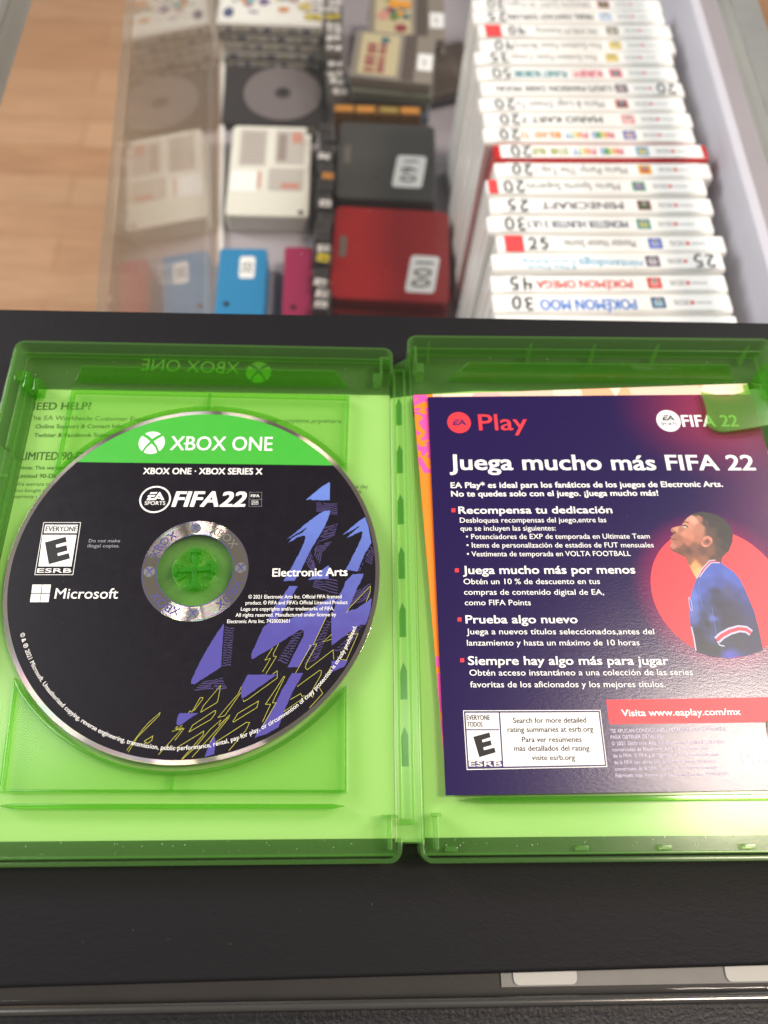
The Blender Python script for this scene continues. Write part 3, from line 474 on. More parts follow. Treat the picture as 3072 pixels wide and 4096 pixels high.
b.build('disc_hub', [GREEN, HUB], tray, bevel=0.2)
# hinge spine
b = MB()
def sp(x): return 0.9+(x-64.4)/7.2*2.1
for x0, x1, y0, y1, h in ((64.5, 71.5, -81, 82.5, 0.0),):
    p = [(x0, y0, sp(x0)), (x1, y0, sp(x1)), (x1, 86, sp(x1)), (x0, y1, sp(x0))]
    b.poly3(p+[(q[0], q[1], q[2]+0.8) for q in p], [(3,2,1,0),(4,5,6,7),(0,1,5,4),(1,2,6,5),(2,3,7,6),(3,0,4,7)])
for x in (65.6, 69.2):
    b.box(x-.42, x+.42, -74.5, 79, sp(x)+.85, sp(x)+2.3)
b.box(65.1, 69.7, -76.0, -74.6, sp(67)+.9, sp(67)+2.2); b.box(65.1, 69.7, 79.1, 80.2, sp(67)+.9, sp(67)+2.2)
b.box(71.25, 71.65, -80.5, 85.6, 3.6, 5.0)
b.build('hinge_spine', GREEN, oc, bevel=0.15)
# lid (in its own tilted frame)
b = MB()
b.box(0.6, 133.6, -84.2, 87.0, 0.9, 1.7)
path = [(-0.4, 80.2)]+arc(2.6, 84.9, 3, PI, PI/2)+arc(130.8, 84.9, 3, PI/2, 0)+arc(130.8, -82.1, 3, 0, -PI/2)+arc(2.8, -82.1, 3, -PI/2, -PI)+[(-0.2, -79.6)]
b.wall(path, 1.1, 0.4, 11.4)
b.box(1.0, 133, 85.9, 86.7, 1.8, 6.4); b.box(1, 133, -83.9, -83.2, 1.8, 6.4)
b.box(1.6, 2.6, 76.5, 84, 1.8, 11.0); b.box(2.6, 5.2, 74.4, 78.2, 1.8, 8.6); b.box(3.0, 5.8, -74.0, -73.0, 1.8, 7.4); b.box(3.6, 4.7, -82.5, -73.8, 1.8, 8.4)
for x in (8.7, 45.8, 69.6, 93.6, 117): b.box(x-1.6, x+1.6, -83.1, -81.7, 1.8, 4.0)
for x in (7.2, 44.9, 68.7, 92.2, 126): b.prism([(85.8, 11.0), (82.6, 3.0), (82.6, 1.85), (85.8, 1.85)], x-.5, x+.5, axis='x')
lid = b.build('lid', GREEN, oc, bevel=0.22)
lid.location = (71*S, 0, 2.0*S); lid.rotation_euler = lid_rot
b = MB(); b.prism([(14.8, 1.75), (122.6, 1.75), (117.8, 9.0), (21.1, 9.0)], 74.7, 75.6, axis='y')
for i in range(len(b.v)):
    x, y, z = b.v[i]; b.v[i] = (x, y+(z-1.75)*0.40, z)
b.build('sleeve_tab', GREEN_THICK, lid, bevel=0.2)
b = MB(); b.prism([(13, -69.3), (20, -68.9), (118, -68.5), (118, -70.2), (20, -70.2)], 1.75, 5.6)
b.build('retaining_rib', GREEN_THICK, lid, bevel=0.3)
b = MB(); b.box(127.5, 130, 63.5, 74.5, 1.8, 9.8); b.box(130, 133.2, 66, 78, 1.8, 10.4); b.box(128.2, 132, 59.5, 63.4, 1.8, 9.0); b.box(124.5, 127.5, 68.5, 73, 1.8, 4)
b.build('latch', GREEN_THICK, lid, bevel=0.5)
# curved booklet clip over the leaflet
b = MB(); nu, nv = 16, 14; P = []
for th in (0, 0.9):
    for j in range(nv+1):
        v = j/nv
        for i in range(nu+1):
            u = i/nu
            x = 107.0+u*22.5+1.2*(1-u)*math.sin(PI*v)*0.3
            y0 = 51.2+2.6*u*u+3.2*max(0, .22-u)**2/.05; y1 = 68.3-2.2*math.sin(PI*min(1, u*1.3))
            y = y0+(y1-y0)*v
            z = 5.6+2.6*math.sin(PI*(0.05+0.5*u))+0.5*math.sin(PI*v) - th
            P.append((x, y, z))
W1 = (nu+1); O = W1*(nv+1); F = []
for j in range(nv):
    for i in range(nu):
        a = j*W1+i; F += [(a, a+1, a+W1+1, a+W1), (O+a, O+a+W1, O+a+W1+1, O+a+1)]
for i in range(nu):
    F += [(i+1, i, O+i, O+i+1), (nv*W1+i, nv*W1+i+1, O+nv*W1+i+1, O+nv*W1+i)]
for j in range(nv):
    F += [(j*W1, (j+1)*W1, O+(j+1)*W1, O+j*W1), ((j+1)*W1+nu, j*W1+nu, O+j*W1+nu, O+(j+1)*W1+nu)]
b.poly3(P, F); b.build('booklet_clip', CLIP_GREEN, lid, smooth=True)

# paper cover behind the plastic, with its back printing
b = MB()
b.box(-64.6, 64.0, -79.6, 70.6, 0.25, 0.45)
sleeve = b.build('cover_insert', PAPER, oc)
for right in (False, True):
    b = MB()
    for t, x0, y0, x1, y1, cap, st in INSERT_TEXT:
        if (x0 > 30) == right: b.text(t, (x0, y0), (x1, y1), cap, 0.50, 0, bold=0.018 if 'b' in st else 0.004)
    b.build('help_text', INK, sleeve)
b = MB(); b.poly3([(64.1, -80.6, .22), (72.3, -80.6, 2.25), (72.3, 69.5, 2.25), (64.1, 69.5, .22)], [(0, 1, 2, 3)], 0)
DKG = mat('dark_green_ink', (92, 150, 84), 0.6, 0.2)
for k in range(7):
    y = 69-k*19.6; b.poly3([(x, yy, .26+(x-64.1)*.2476) for x, yy in ((66.2, y-11.5), (68.3, y-11.5), (68.3, y-2.5), (67.2, y), (66.2, y-3))], [(0, 1, 2, 3, 4)], 1)
b.build('spine_paper', [PAPER, DKG], oc)
b = MB(); b.prism([(1.4, -79.5), (128, -79.5), (128, 72.0), (24, 71.5), (9, 70.2), (5, 66), (1.4, 60)], 0.3, 0.5)
o = b.build('cover_insert', PAPER, lid)
# brand banner printed on the outside of the sleeve, seen from behind
LG = mat('pale_green_print', (118, 172, 78), 0.5, 0.3)
def xbox_ball(b, cx, cy, rx, ry, z, mw, mx, flip=1):
    """white ball with a curved cross cut through it"""
    b.disc(cx, cy, rx, z, 40, mw, ry)
    E = lambda pts: [(cx+flip*x*rx, cy+y*ry) for x, y in pts]
    for s_ in (1, -1):
        b.tri_flat(E([(0, .34), (s_*.30, .62), (s_*.62, .80), (s_*.80, .62), (s_*.55, .45), (s_*.14, .12), (s_*.42, -.25), (s_*.66, -.76), (s_*.52, -.86), (s_*.30, -.40), (0, -.08)]), z+.03, mx)
b = MB(); lp = BACK_LOGO
b.text('XBOX ONE', lp[0][0], lp[0][1], 5.2, 0.30, 0, bold=0.0, flip=False)
n0 = len(b.v)
for i in range(n0):   # seen from behind: mirror about the word's base line
    x, y, z = b.v[i]
    b.v[i] = (x, 2*(lp[0][0][1]-2.6)-y+0.0, z)
b.f = [f[::-1] for f in b.f]
xbox_ball(b, lp[1][0][0], 79.9, 4.7, 4.7, 0.30, 0, 1, -1)
b.build('brand_print', [LG, mat('deep_green_print', (30, 90, 30), 0.5, 0.3)], oc)

# ------------------------------------------------------------------ game disc
dz = 5.0
disc = thing('game_disc', 'black game disc with green cap and violet shard artwork, held in the green tray', 'disc')
b = MB(); b.ring(0, 0, 7.55, 60, 3.75, 5.0, 160); b.build('disc_plate', CLEAR, disc, bevel=0.15)
ROT = 0.25
def foil(name, base, rough, tscale, t0, t1):
    m = bpy.data.materials.new(name); nt, out, N = nodes(m)
    tc = N('ShaderNodeTexCoord'); sx = N('ShaderNodeSeparateXYZ'); nt.links.new(tc.outputs['Object'], sx.inputs[0])
    at = N('ShaderNodeMath', operation='ARCTAN2'); nt.links.new(sx.outputs[1], at.inputs[0]); nt.links.new(sx.outputs[0], at.inputs[1])
    ln = N('ShaderNodeVectorMath', operation='LENGTH'); nt.links.new(tc.outputs['Object'], ln.inputs[0])
    cb = N('ShaderNodeCombineXYZ'); nt.links.new(at.outputs[0], cb.inputs[0])
    mu = N('ShaderNodeMath', operation='MULTIPLY'); mu.inputs[1].default_value = tscale; nt.links.new(ln.outputs['Value'], mu.inputs[0]); nt.links.new(mu.outputs[0], cb.inputs[1])
    ns = N('ShaderNodeTexNoise', Scale=1.6, Detail=2); nt.links.new(cb.outputs[0], ns.inputs['Vector'])
    mr = N('ShaderNodeMapRange'); mr.inputs['From Min'].default_value = .25; mr.inputs['From Max'].default_value = .75; mr.inputs['To Min'].default_value = t0; mr.inputs['To Max'].default_value = t1
    nt.links.new(ns.outputs[0], mr.inputs[0])
    p = N('ShaderNodeBsdfPrincipled', Roughness=rough); p.inputs['Base Color'].default_value = (0.02, 0.02, 0.02, 1); p.inputs['Specular IOR Level'].default_value = 1.0
    p.inputs['IOR'].default_value = 2.6; p.inputs['Thin Film IOR'].default_value = 1.7; nt.links.new(mr.outputs[0], p.inputs['Thin Film Thickness'])
    g = N('ShaderNodeBsdfAnisotropic', Roughness=rough*1.5); g.inputs[0].default_value = rgba(base)
    hs = N('ShaderNodeHueSaturation'); hs.inputs['Color'].default_value = (0.95, 0.55, 0.45, 1); hs.inputs['Saturation'].default_value = 0.8
    n3 = N('ShaderNodeTexNoise', Scale=2.6, Detail=1); nt.links.new(cb.outputs[0], n3.inputs['Vector'])
    m3 = N('ShaderNodeMapRange'); m3.inputs['From Min'].default_value = .3; m3.inputs['From Max'].default_value = .7; nt.links.new(n3.outputs[0], m3.inputs[0]); nt.links.new(m3.outputs[0], hs.inputs['Hue'])
    mc = N('ShaderNodeMix', data_type='RGBA'); mc.inputs[0].default_value = 0.5; mc.inputs[6].default_value = rgba(base); nt.links.new(hs.outputs[0], mc.inputs[7]); nt.links.new(mc.outputs[2], g.inputs[0])
    g.inputs['Anisotropy'].default_value = 0.93; g.inputs['Rotation'].default_value = ROT
    tg = N('ShaderNodeTangent', direction_type='RADIAL', axis='Z'); nt.links.new(tg.outputs[0], g.inputs['Tangent'])
    d = N('ShaderNodeBsdfDiffuse'); d.inputs[0].default_value = rgba(base)
    m0 = N('ShaderNodeMixShader'); m0.inputs[0].default_value = 0.45; nt.links.new(g.outputs[0], m0.inputs[1]); nt.links.new(p.outputs[0], m0.inputs[2])
    m1 = N('ShaderNodeMixShader'); m1.inputs[0].default_value = 0.10; nt.links.new(m0.outputs[0], m1.inputs[1]); nt.links.new(d.outputs[0], m1.inputs[2])
    nt.links.new(m1.outputs[0], out.inputs[0]); return m
b = MB(); b.annulus(0, 0, 58.4, 59.75, dz+.02); b.build('outer_band', foil('silver_foil', (196, 184, 164), 0.2, 900, 200, 900), disc)
HOLO = foil('hologram_foil', (206, 194, 172), 0.13, 420, 250, 1000)
b = MB(); b.annulus(0, 0, 12.2, 17.1, dz+.02); holo = b.build('hologram_band', HOLO, disc)
b = MB()
XB = mat('pale_foil_print', (168, 168, 164), 0.25, 0.6, metal=0.7)
XD = mat('violet_foil_print', (112, 108, 176), 0.25, 0.6, metal=0.6)
b.annulus(0, 0, 12.15, 12.4, dz+.05, 96, 1); b.annulus(0, 0, 16.7, 16.85, dz+.05, 96, 1)
for a, mi in ((62, 0), (150, 1), (-28, 1), (-118, 1)):
    a0 = math.radians(a+14)
    b.text('XBOX', (0, 0), (10.6, 0), 2.6, dz+.05, mi, bold=0.01, fn=lambda x, y, a0=a0: ((13.3+y)*math.cos(a0-x/14.2), (13.3+y)*math.sin(a0-x/14.2)))
for k, a in enumerate((92, 0, -90, 180)):
    a0 = math.radians(a+3); xbox_ball(b, 14.6*math.cos(a0), 14.6*math.sin(a0), 1.8, 1.8, dz+.05, 0, 1)
b.build('hologram_print', [XB, XD], holo)
# label: black print, green cap, artwork, lettering
b = MB(); b.annulus(0, 0, 17.1, 58.4, dz+.02, 160)
label = b.build('disc_label', mat('black_label', (23, 20, 27), 0.36, 0.2, bump=0.10, bscale=1500, var=0.06, vscale=300), disc)
b = MB()
R0 = 58.4; a0 = math.asin(BAND_Y/R0)
b.flat([(R0*math.cos(a0+(PI-2*a0)*i/60), R0*math.sin(a0+(PI-2*a0)*i/60)) for i in range(61)], dz+.05)
b.build('green_cap', mat('green_label', (62, 166, 52), 0.42, 0.4, bump=0.08, bscale=1500, var=0.04, vscale=300), label)
def clampr(p, r=58.2):
    l = math.hypot(*p[:2]); return p if l <= r else (p[0]*r/l, p[1]*r/l)
def shard_mat():
    m = bpy.data.materials.new('violet_shards'); nt, out, N = nodes(m)
    p = N('ShaderNodeBsdfPrincipled', Roughness=0.42); tc = N('ShaderNodeTexCoord'); sx = N('ShaderNodeSeparateXYZ'); nt.links.new(tc.outputs['Object'], sx.inputs[0])
    n = N('ShaderNodeTexNoise', Scale=260, Detail=5); nt.links.new(tc.outputs['Object'], n.inputs['Vector'])
    a = N('ShaderNodeMath', operation='MULTIPLY_ADD'); a.inputs[1].default_value = 0.016; nt.links.new(n.outputs[0], a.inputs[0]); nt.links.new(sx.outputs[1], a.inputs[2])
    mr = N('ShaderNodeMapRange'); mr.inputs['From Min'].default_value = -0.012; mr.inputs['From Max'].default_value = 0.036; nt.links.new(a.outputs[0], mr.inputs[0])
    mx = N('ShaderNodeMix', data_type='RGBA'); mx.inputs[6].default_value = rgba((74, 67, 146)); mx.inputs[7].default_value = rgba((96, 122, 196)); nt.links.new(mr.outputs[0], mx.inputs[0])
    nt.links.new(mx.outputs[2], p.inputs['Base Color']); nt.links.new(p.outputs[0], out.inputs[0]); return m
b = MB()
def rough_edge(P):
    Q = []
    for i in range(len(P)):
        a, c = P[i], P[(i+1) % len(P)]; L = math.hypot(c[0]-a[0], c[1]-a[1]); Q.append(a)
        k = int(L/0.7)
        for j in range(1, k):
            t = j/k; w = 0.10 if (c[0]-a[0])*(c[1]-a[1]) > 0 else 0.03
            Q.append((a[0]+(c[0]-a[0])*t+random.uniform(-w, w), a[1]+(c[1]-a[1])*t+random.uniform(-w, w)))
    return Q
for P in SHARDS:
    b.tri_flat([clampr(p) for p in rough_edge(P)], dz+.08, 0)
def along(P, t):
    n = len(P)-1; i = min(n-1, int(t*n)); u = t*n-i
    return (P[i][0]+(P[i+1][0]-P[i][0])*u, P[i][1]+(P[i+1][1]-P[i][1])*u)
for A, B, n in PRINTS:
    for k in range(n):
        t = (k+.5)/n; seg = []
        for j in range(13):
            u = j/12; p = along(A, u); q = along(B, u)
            seg.append(clampr((p[0]+(q[0]-p[0])*t+random.uniform(-.05, .05), p[1]+(q[1]-p[1])*t+random.uniform(-.07, .07)+.12*math.sin(u*9+k))))
        cut = random.randint(3, 9)
        for part in (seg[:cut+1], seg[cut+(1 if random.random() < .5 else 0):]):
            if len(part) > 1: b.strip(part, random.uniform(.26, .4), dz+.06, 1)
for P in YELLOW: b.strip([clampr(p) for p in P], 0.14, dz+.11, 2)
b.build('shard_artwork', [shard_mat(), mat('dark_violet_print', (62, 52, 96), 0.45, 0.4), mat('yellow_line', (184, 182, 72), 0.45, 0.4)], label)
def ea_mark(b, cx, cy, w, h, z, mi):
    """slanted two-letter mark: a three-bar E joined to an A"""
    E = lambda pts: [(cx+x*w/2, cy+y*h/2) for x, y in pts]
    b.tri_flat(E([(-.62, .90), (.14, 1.0), (.02, .56), (-.74, .48)]), z, mi)
    b.tri_flat(E([(-.84, .21), (-.06, .25), (-.16, -.17), (-.55, -.20), (-.62, -.50), (-.10, -.48), (.33, 1.0), (.42, 1.0), (1.0, -.93), (.68, -.93), (.36, .15), (.02, -.95), (-1.0, -1.0), (-.79, -.19), (-.95, -.21)]), z, mi)
    b.tri_flat(E([(.18, -.62), (.60, -.62), (.52, -.32), (.24, -.32)]), z, mi)
T5, T6 = dz+.14, dz+.18
b = MB(); Q = DISC_MARK
c, e, s_ = Q['sphere']; xbox_ball(b, c[0], c[1], abs(e[0]-c[0]), abs(c[1]-s_[1]), dz+.12, 0, 2)
for t, x0, y0, x1, y1, cap, st in DISC_TEXT:
    bold = {'m': .006, 'b': .018, 'i': .030, 'i2': .024, 'g': 0.0, 'kb': .018}[st]
    b.text(t, (x0, y0), (x1, y1), cap, T6 if st == 'kb' else T5, 1 if st == 'kb' else (3 if st == 'g' else 0), bold=bold, shear=.2 if st == 'i' else 0)
xo = DISC_TEXT[0]; b.box(xo[1]+ (xo[3]-xo[1])*.128, xo[1]+(xo[3]-xo[1])*.165, xo[2]+xo[5]*.44, xo[2]+xo[5]*.53, T5, T5+.002, 0)
c, e, s_ = Q['ring']; rx, ry = abs(e[0]-c[0]), abs(c[1]-s_[1])
b.strip([(c[0]+(rx-.28)*math.cos(2*PI*i/64), c[1]+(ry-.28)*math.sin(2*PI*i/64)) for i in range(64)], .55, T5, 0, True)
ea_mark(b, c[0]+.1, c[1]+ry*.24, rx*1.15, ry*.62, T5, 0)
P = Q['fifa_box']; b.strip(P[:4], .09, T5, 3, True); b.strip(P[4:], .09, T5, 3)
b.strip(Q['badge_out'], .18, T5, 0, True)
b.flat(Q['badge_top'], T5, 0); b.flat(Q['badge_box'], T5, 0); b.tri_flat(Q['badge_E'], T6, 1)
for k in 'f1 f2 f3 f4'.split(): b.flat(Q[k], T5, 0)
ts = '© & ℗ 2021 Microsoft. Unauthorized copying, reverse engineering, transmission, public performance, rental, pay for play, or circumvention of copy protection is strictly prohibited.'
A0, A1, RB = math.radians(202.5), math.radians(340.5), 55.6
b.text(ts, (0, 0), (RB*(A1-A0), 0), 1.25, T5, 0, bold=.004, fn=lambda x, y: ((RB-y)*math.cos(A0+x/RB), (RB-y)*math.sin(A0+x/RB)))
b.build('label_lettering', [WHITE, BLACK, mat('green_label', (0, 0, 0)), GREY_TEXT], label)

# ------------------------------------------------------------------ papers in the lid
def in_lid(name, label, cat):
    o = thing(name, label, cat, (71, 0, 2.0), lid_rot); return o
book = in_lid('booklet', 'orange and pink patterned booklet in the lid, mostly covered by the navy leaflet', 'booklet')
def book_mat():
    m = bpy.data.materials.new('camouflage_print'); nt, out, N = nodes(m)
    p = N('ShaderNodeBsdfPrincipled', Roughness=0.45); tc = N('ShaderNodeTexCoord'); sx = N('ShaderNodeSeparateXYZ'); nt.links.new(tc.outputs['Object'], sx.inputs[0])
    n = N('ShaderNodeTexNoise', Scale=190, Detail=1.5, Distortion=0.8); nt.links.new(tc.outputs['Object'], n.inputs['Vector'])
    st = N('ShaderNodeMath', operation='GREATER_THAN'); st.inputs[1].default_value = .49; nt.links.new(n.outputs[0], st.inputs[0])
    # camouflage only on the upper part of the border
    w = N('ShaderNodeTexNoise', Scale=28); nt.links.new(tc.outputs['Object'], w.inputs['Vector'])
    lo = N('ShaderNodeMath', operation='GREATER_THAN'); lo.inputs[1].default_value = 0.036; nt.links.new(sx.outputs[1], lo.inputs[0])
    lo2 = N('ShaderNodeMath', operation='LESS_THAN'); lo2.inputs[1].default_value = -0.028; nt.links.new(sx.outputs[1], lo2.inputs[0])
    mxx = N('ShaderNodeMath', operation='MAXIMUM'); nt.links.new(lo.outputs[0], mxx.inputs[0]); nt.links.new(lo2.outputs[0], mxx.inputs[1])
    ml = N('ShaderNodeMath', operation='MULTIPLY'); nt.links.new(st.outputs[0], ml.inputs[0]); nt.links.new(mxx.outputs[0], ml.inputs[1])
    mx = N('ShaderNodeMix', data_type='RGBA'); mx.inputs[6].default_value = rgba((248, 128, 26)); mx.inputs[7].default_value = rgba((240, 78, 160)); nt.links.new(ml.outputs[0], mx.inputs[0])
    rt = N('ShaderNodeMath', operation='GREATER_THAN'); rt.inputs[1].default_value = 0.0085; nt.links.new(sx.outputs[0], rt.inputs[0])
    mp = N('ShaderNodeMapping'); mp.inputs['Scale'].default_value = (1, .35, 1); nt.links.new(tc.outputs['Object'], mp.inputs[0])
    v = N('ShaderNodeTexVoronoi', Scale=70); nt.links.new(mp.outputs[0], v.inputs['Vector'])
    cr = N('ShaderNodeValToRGB'); e = cr.color_ramp; e.interpolation = 'CONSTANT'; e.elements[0].color = rgba((240, 214, 186)); e.elements[1].position = .35; e.elements[1].color = rgba((222, 190, 166))
    q = e.elements.new(.6); q.color = rgba((236, 168, 128)); q = e.elements.new(.8); q.color = rgba((240, 176, 168))
    sp_ = N('ShaderNodeSeparateColor'); nt.links.new(v.outputs['Color'], sp_.inputs[0]); nt.links.new(sp_.outputs[0], cr.inputs[0])
    m2 = N('ShaderNodeMix', data_type='RGBA'); nt.links.new(rt.outputs[0], m2.inputs[0]); nt.links.new(mx.outputs[2], m2.inputs[6]); nt.links.new(cr.outputs[0], m2.inputs[7])
    nt.links.new(m2.outputs[2], p.inputs['Base Color']); nt.links.new(p.outputs[0], out.inputs[0]); return m
b = MB(); b.prism([(1.4, 67.8), (126.4, 73.9), (132.0, -61.0), (8.0, -66.8)], 1.85, 3.3); b.build('cover', book_mat(), book)
def leaflet_mat():
    m = bpy.data.materials.new('navy_leaflet'); nt, out, N = nodes(m)
    p = N('ShaderNodeBsdfPrincipled', Roughness=0.23); p.inputs['Specular IOR Level'].default_value = .5
    tc = N('ShaderNodeTexCoord')
    def blob(cx, cy, sx_, sy_, lo, hi):
        mp = N('ShaderNodeMapping'); mp.vector_type = 'POINT'; mp.inputs['Location'].default_value = (-cx/sx_, -cy/sy_, 0); mp.inputs['Scale'].default_value = (1000/sx_, 1000/sy_, 0)
        nt.links.new(tc.outputs['Object'], mp.inputs[0])
        ln = N('ShaderNodeVectorMath', operation='LENGTH'); nt.links.new(mp.outputs[0], ln.inputs[0])
        mr = N('ShaderNodeMapRange', interpolation_type='SMOOTHSTEP'); mr.inputs['From Min'].default_value = lo; mr.inputs['From Max'].default_value = hi; mr.inputs['To Min'].default_value = 1; mr.inputs['To Max'].default_value = 0
        nt.links.new(ln.outputs['Value'], mr.inputs[0]); return mr
    g1 = blob(116, 62, 30, 22, .1, 1.5); g2 = blob(SUN[0], SUN[1], SUN[2], SUN[2], .95, 1.35); g3 = blob(138, 18, 30, 30, .1, 1.6)
    base = N('ShaderNodeMix', data_type='RGBA'); base.inputs[6].default_value = rgba((35, 23, 70)); base.inputs[7].default_value = rgba((132, 42, 72)); nt.links.new(g1.outputs[0], base.inputs[0])
    h = N('ShaderNodeMath', operation='MULTIPLY'); h.inputs[1].default_value = .45; nt.links.new(g2.outputs[0], h.inputs[0])
    b2 = N('ShaderNodeMix', data_type='RGBA'); b2.inputs[7].default_value = rgba((150, 36, 90)); nt.links.new(h.outputs[0], b2.inputs[0]); nt.links.new(base.outputs[2], b2.inputs[6])
    h3 = N('ShaderNodeMath', operation='MULTIPLY'); h3.inputs[1].default_value = .6; nt.links.new(g3.outputs[0], h3.inputs[0])
    b3 = N('ShaderNodeMix', data_type='RGBA'); b3.inputs[7].default_value = rgba((110, 40, 80)); nt.links.new(h3.outputs[0], b3.inputs[0]); nt.links.new(b2.outputs[2], b3.inputs[6])
    nt.links.new(b3.outputs[2], p.inputs['Base Color'])
    n = N('ShaderNodeTexNoise', Scale=1400, Detail=5, Roughness=.7); mp = N('ShaderNodeMapping'); mp.inputs['Scale'].default_value = (.45, 1, 1); mp.inputs['Rotation'].default_value = (0, 0, .3)
    nt.links.new(tc.outputs['Object'], mp.inputs[0]); nt.links.new(mp.outputs[0], n.inputs['Vector'])
    bp = N('ShaderNodeBump', Strength=.35, Distance=.0001); nt.links.new(n.outputs[0], bp.inputs['Height']); nt.links.new(bp.outputs[0], p.inputs['Normal'])
    nt.links.new(p.outputs[0], out.inputs[0]); return m
leaf = in_lid('leaflet', 'navy promotional leaflet with white Spanish text and a red sun portrait, lying in the lid', 'leaflet')
b = MB(); b.prism([(6.6, 66.5), (126.8, 68.6), (127.6, -67.3), (7.5, -68.4)], 3.7, 4.2); sheet = b.build('sheet', leaflet_mat(), leaf)
LZ = 4.2
b = MB()
SM = {'r': 2, 'w': 0, 'n': 3, 'k': 1, 'p': 4}
for t, x0, y0, x1, y1, cap, st in LEAF_TEXT:
    b.text(t, (x0, y0), (x1, y1), cap, LZ+.12, SM[st[0]], bold=.018 if 'b' in st else (.006 if 'm' in st else (.008 if st == 'k' else 0.003)))
M_ = LEAF_MARK
for k in ('b0', 'b1', 'b2', 'b3'): b.flat(M_[k], LZ+.06, 2)
NAVY = mat('navy_print', (45, 29, 88), .4, .5)
c, e, q = M_['dot']; rx, ry = abs(e[0]-c[0]), abs(c[1]-q[1]); b.disc(c[0], c[1], rx, LZ+.06, 48, 2, ry); ea_mark(b, c[0]+.1, c[1]+.1, rx*1.25, ry*.58, LZ+.1, 3)
c, e, q = M_['ball']; rx, ry = abs(e[0]-c[0]), abs(c[1]-q[1]); b.disc(c[0], c[1], rx, LZ+.06, 48, 0, ry); ea_mark(b, c[0]+.1, c[1]+ry*.28, rx*1.1, ry*.52, LZ+.1, 1)
b.build('sheet_lettering', [WHITE, BLACK, RED_PRINT, NAVY, PALE_TEXT], sheet)
b = MB(); b.flat(M_['box_in'], LZ+.04, 0); b.strip(M_['box'], .22, LZ+.05, 0, True); b.strip(M_['box_in'], .3, LZ+.06, 1, True)
b.flat(M_['vline'], LZ+.065, 1); b.flat(M_['h1'], LZ+.07, 1); b.flat(M_['strip'], LZ+.075, 1); b.tri_flat(M_['E'], LZ+.08, 2)
b.build('rating_box', [WHITE, NAVY, BLACK], sheet)
b = MB(); P = M_['banner']; P = [P[0], (126.9, P[1][1]+.25), (127.3, P[2][1]+.2), P[3]]; b.flat(P, LZ+.05); b.build('web_banner', RED_PRINT, sheet)
b = MB(); b.disc(SUN[0], SUN[1], SUN[2], LZ+.04, 96); b.tri_flat(M_['brown'], LZ+.06, 1); b.build('red_sun', [RED_PRINT, mat('brown_print', (92, 66, 44), .45, .4)], sheet)
PH = mat('photo_print', (128, 128, 128), 0.42, 0.45, bump=.12, bscale=2500, vcol='print')
def solid(P, c, z): return painted(P, [(P[0], c)], z, 50)
parts = [painted(HEAD, HEAD_C, LZ+.05, .35), painted(HAIR, HAIR_C, LZ+.06, .4), painted(EAR, EAR_C, LZ+.068, .25)]
for P, c in FACE_BITS: parts.append(solid(P, c, LZ+.065))
parts.append(painted(JERSEY, JERSEY_C, LZ+.075, .6, 1.7))
parts.append(solid(COLLAR, (176, 62, 78), LZ+.085))
ph = painted_obj('player_portrait', parts, sheet, PH)
ph['label'] = 'printed footballer in profile looking up, blue shirt with red and white trim'
b = MB()
for P in COLLAR_LINES: b.strip(P, .32, LZ+.095, 0)
b.strip(SLEEVE, 2.3, LZ+.09, 0); b.strip(SLEEVE, 1.1, LZ+.1, 1)
b.strip(TRIM[0], .45, LZ+.09, 0); b.strip(TRIM[1], .4, LZ+.09, 0)
for P in TRIM[2:]: b.strip(P, .18, LZ+.09, 2)
cr_ = CREST[0]; b.strip([(cr_[0]+.42*math.cos(2*PI*i/20), cr_[1]+2.3*math.sin(2*PI*i/20)) for i in range(20)], .18, LZ+.09, 0, True)
b.build('shirt_trim', [mat('white_trim_print', (176, 176, 200), .42, .45), mat('red_trim_print', (190, 62, 78), .42, .45), mat('blue_trim_print', (86, 102, 176), .42, .45)], ph)

# ------------------------------------------------------------------ hand lettered numbers
DIG = {'0': [[(.5, 1.3), (.2, 1.15), (.05, .7), (.2, .2), (.5, .05), (.85, .25), (.95, .7), (.8, 1.15), (.5, 1.3)]],
 '1': [[(.5, 1.3), (.48, .05)]],
 '2': [[(.08, 1.0), (.25, 1.28), (.6, 1.3), (.85, 1.05), (.7, .65), (.1, .08), (.5, .1), (.95, .12)]],
 '3': [[(.1, 1.2), (.5, 1.32), (.85, 1.05), (.65, .75), (.35, .7), (.75, .6), (.9, .3), (.6, .05), (.1, .12)]],
 '4': [[(.25, 1.3), (.12, .7), (.85, .72)], [(.8, 1.3), (.74, .02)]],
 '5': [[(.9, 1.28), (.3, 1.25), (.22, .78), (.6, .82), (.88, .55), (.75, .18), (.4, .04), (.08, .15)]],
 '6': [[(.8, 1.3), (.35, .95), (.12, .45), (.3, .08), (.7, .08), (.88, .4), (.6, .65), (.2, .5)]],
 'g': [[(.75, .9), (.3, .95), (.2, .6), (.6, .55), (.8, .9), (.75, .2), (.4, .0)]]}
def number(b, s, x, y, h, z, mi, ang=0, w=None):
    """marker-pen figures, centred at x,y, upright along ang"""
    w = w or h*.13; k = h/1.35; adv = .62*h+.9*w; W = adv*len(s); c, q = math.cos(ang), math.sin(ang)
    ang += random.uniform(-.07, .07); k *= random.uniform(.9, 1.06); c, q = math.cos(ang), math.sin(ang)
    for i, ch in enumerate(s):
        for ln in DIG[ch]:
            P = []
            for px, py in ln:
                a = -W/2+i*adv+(px+random.uniform(-.05, .05))*k*.72; d = (py-.68+random.uniform(-.05, .05))*k
                P.append((x+a*c-d*q, y+a*q+d*c))
            b.strip(P, w, z, mi)
MARK = mat('black_marker', (26, 26, 28), .5, .3)
STICK = mat('white_sticker', (236, 236, 234), .45, .4, var=.02)

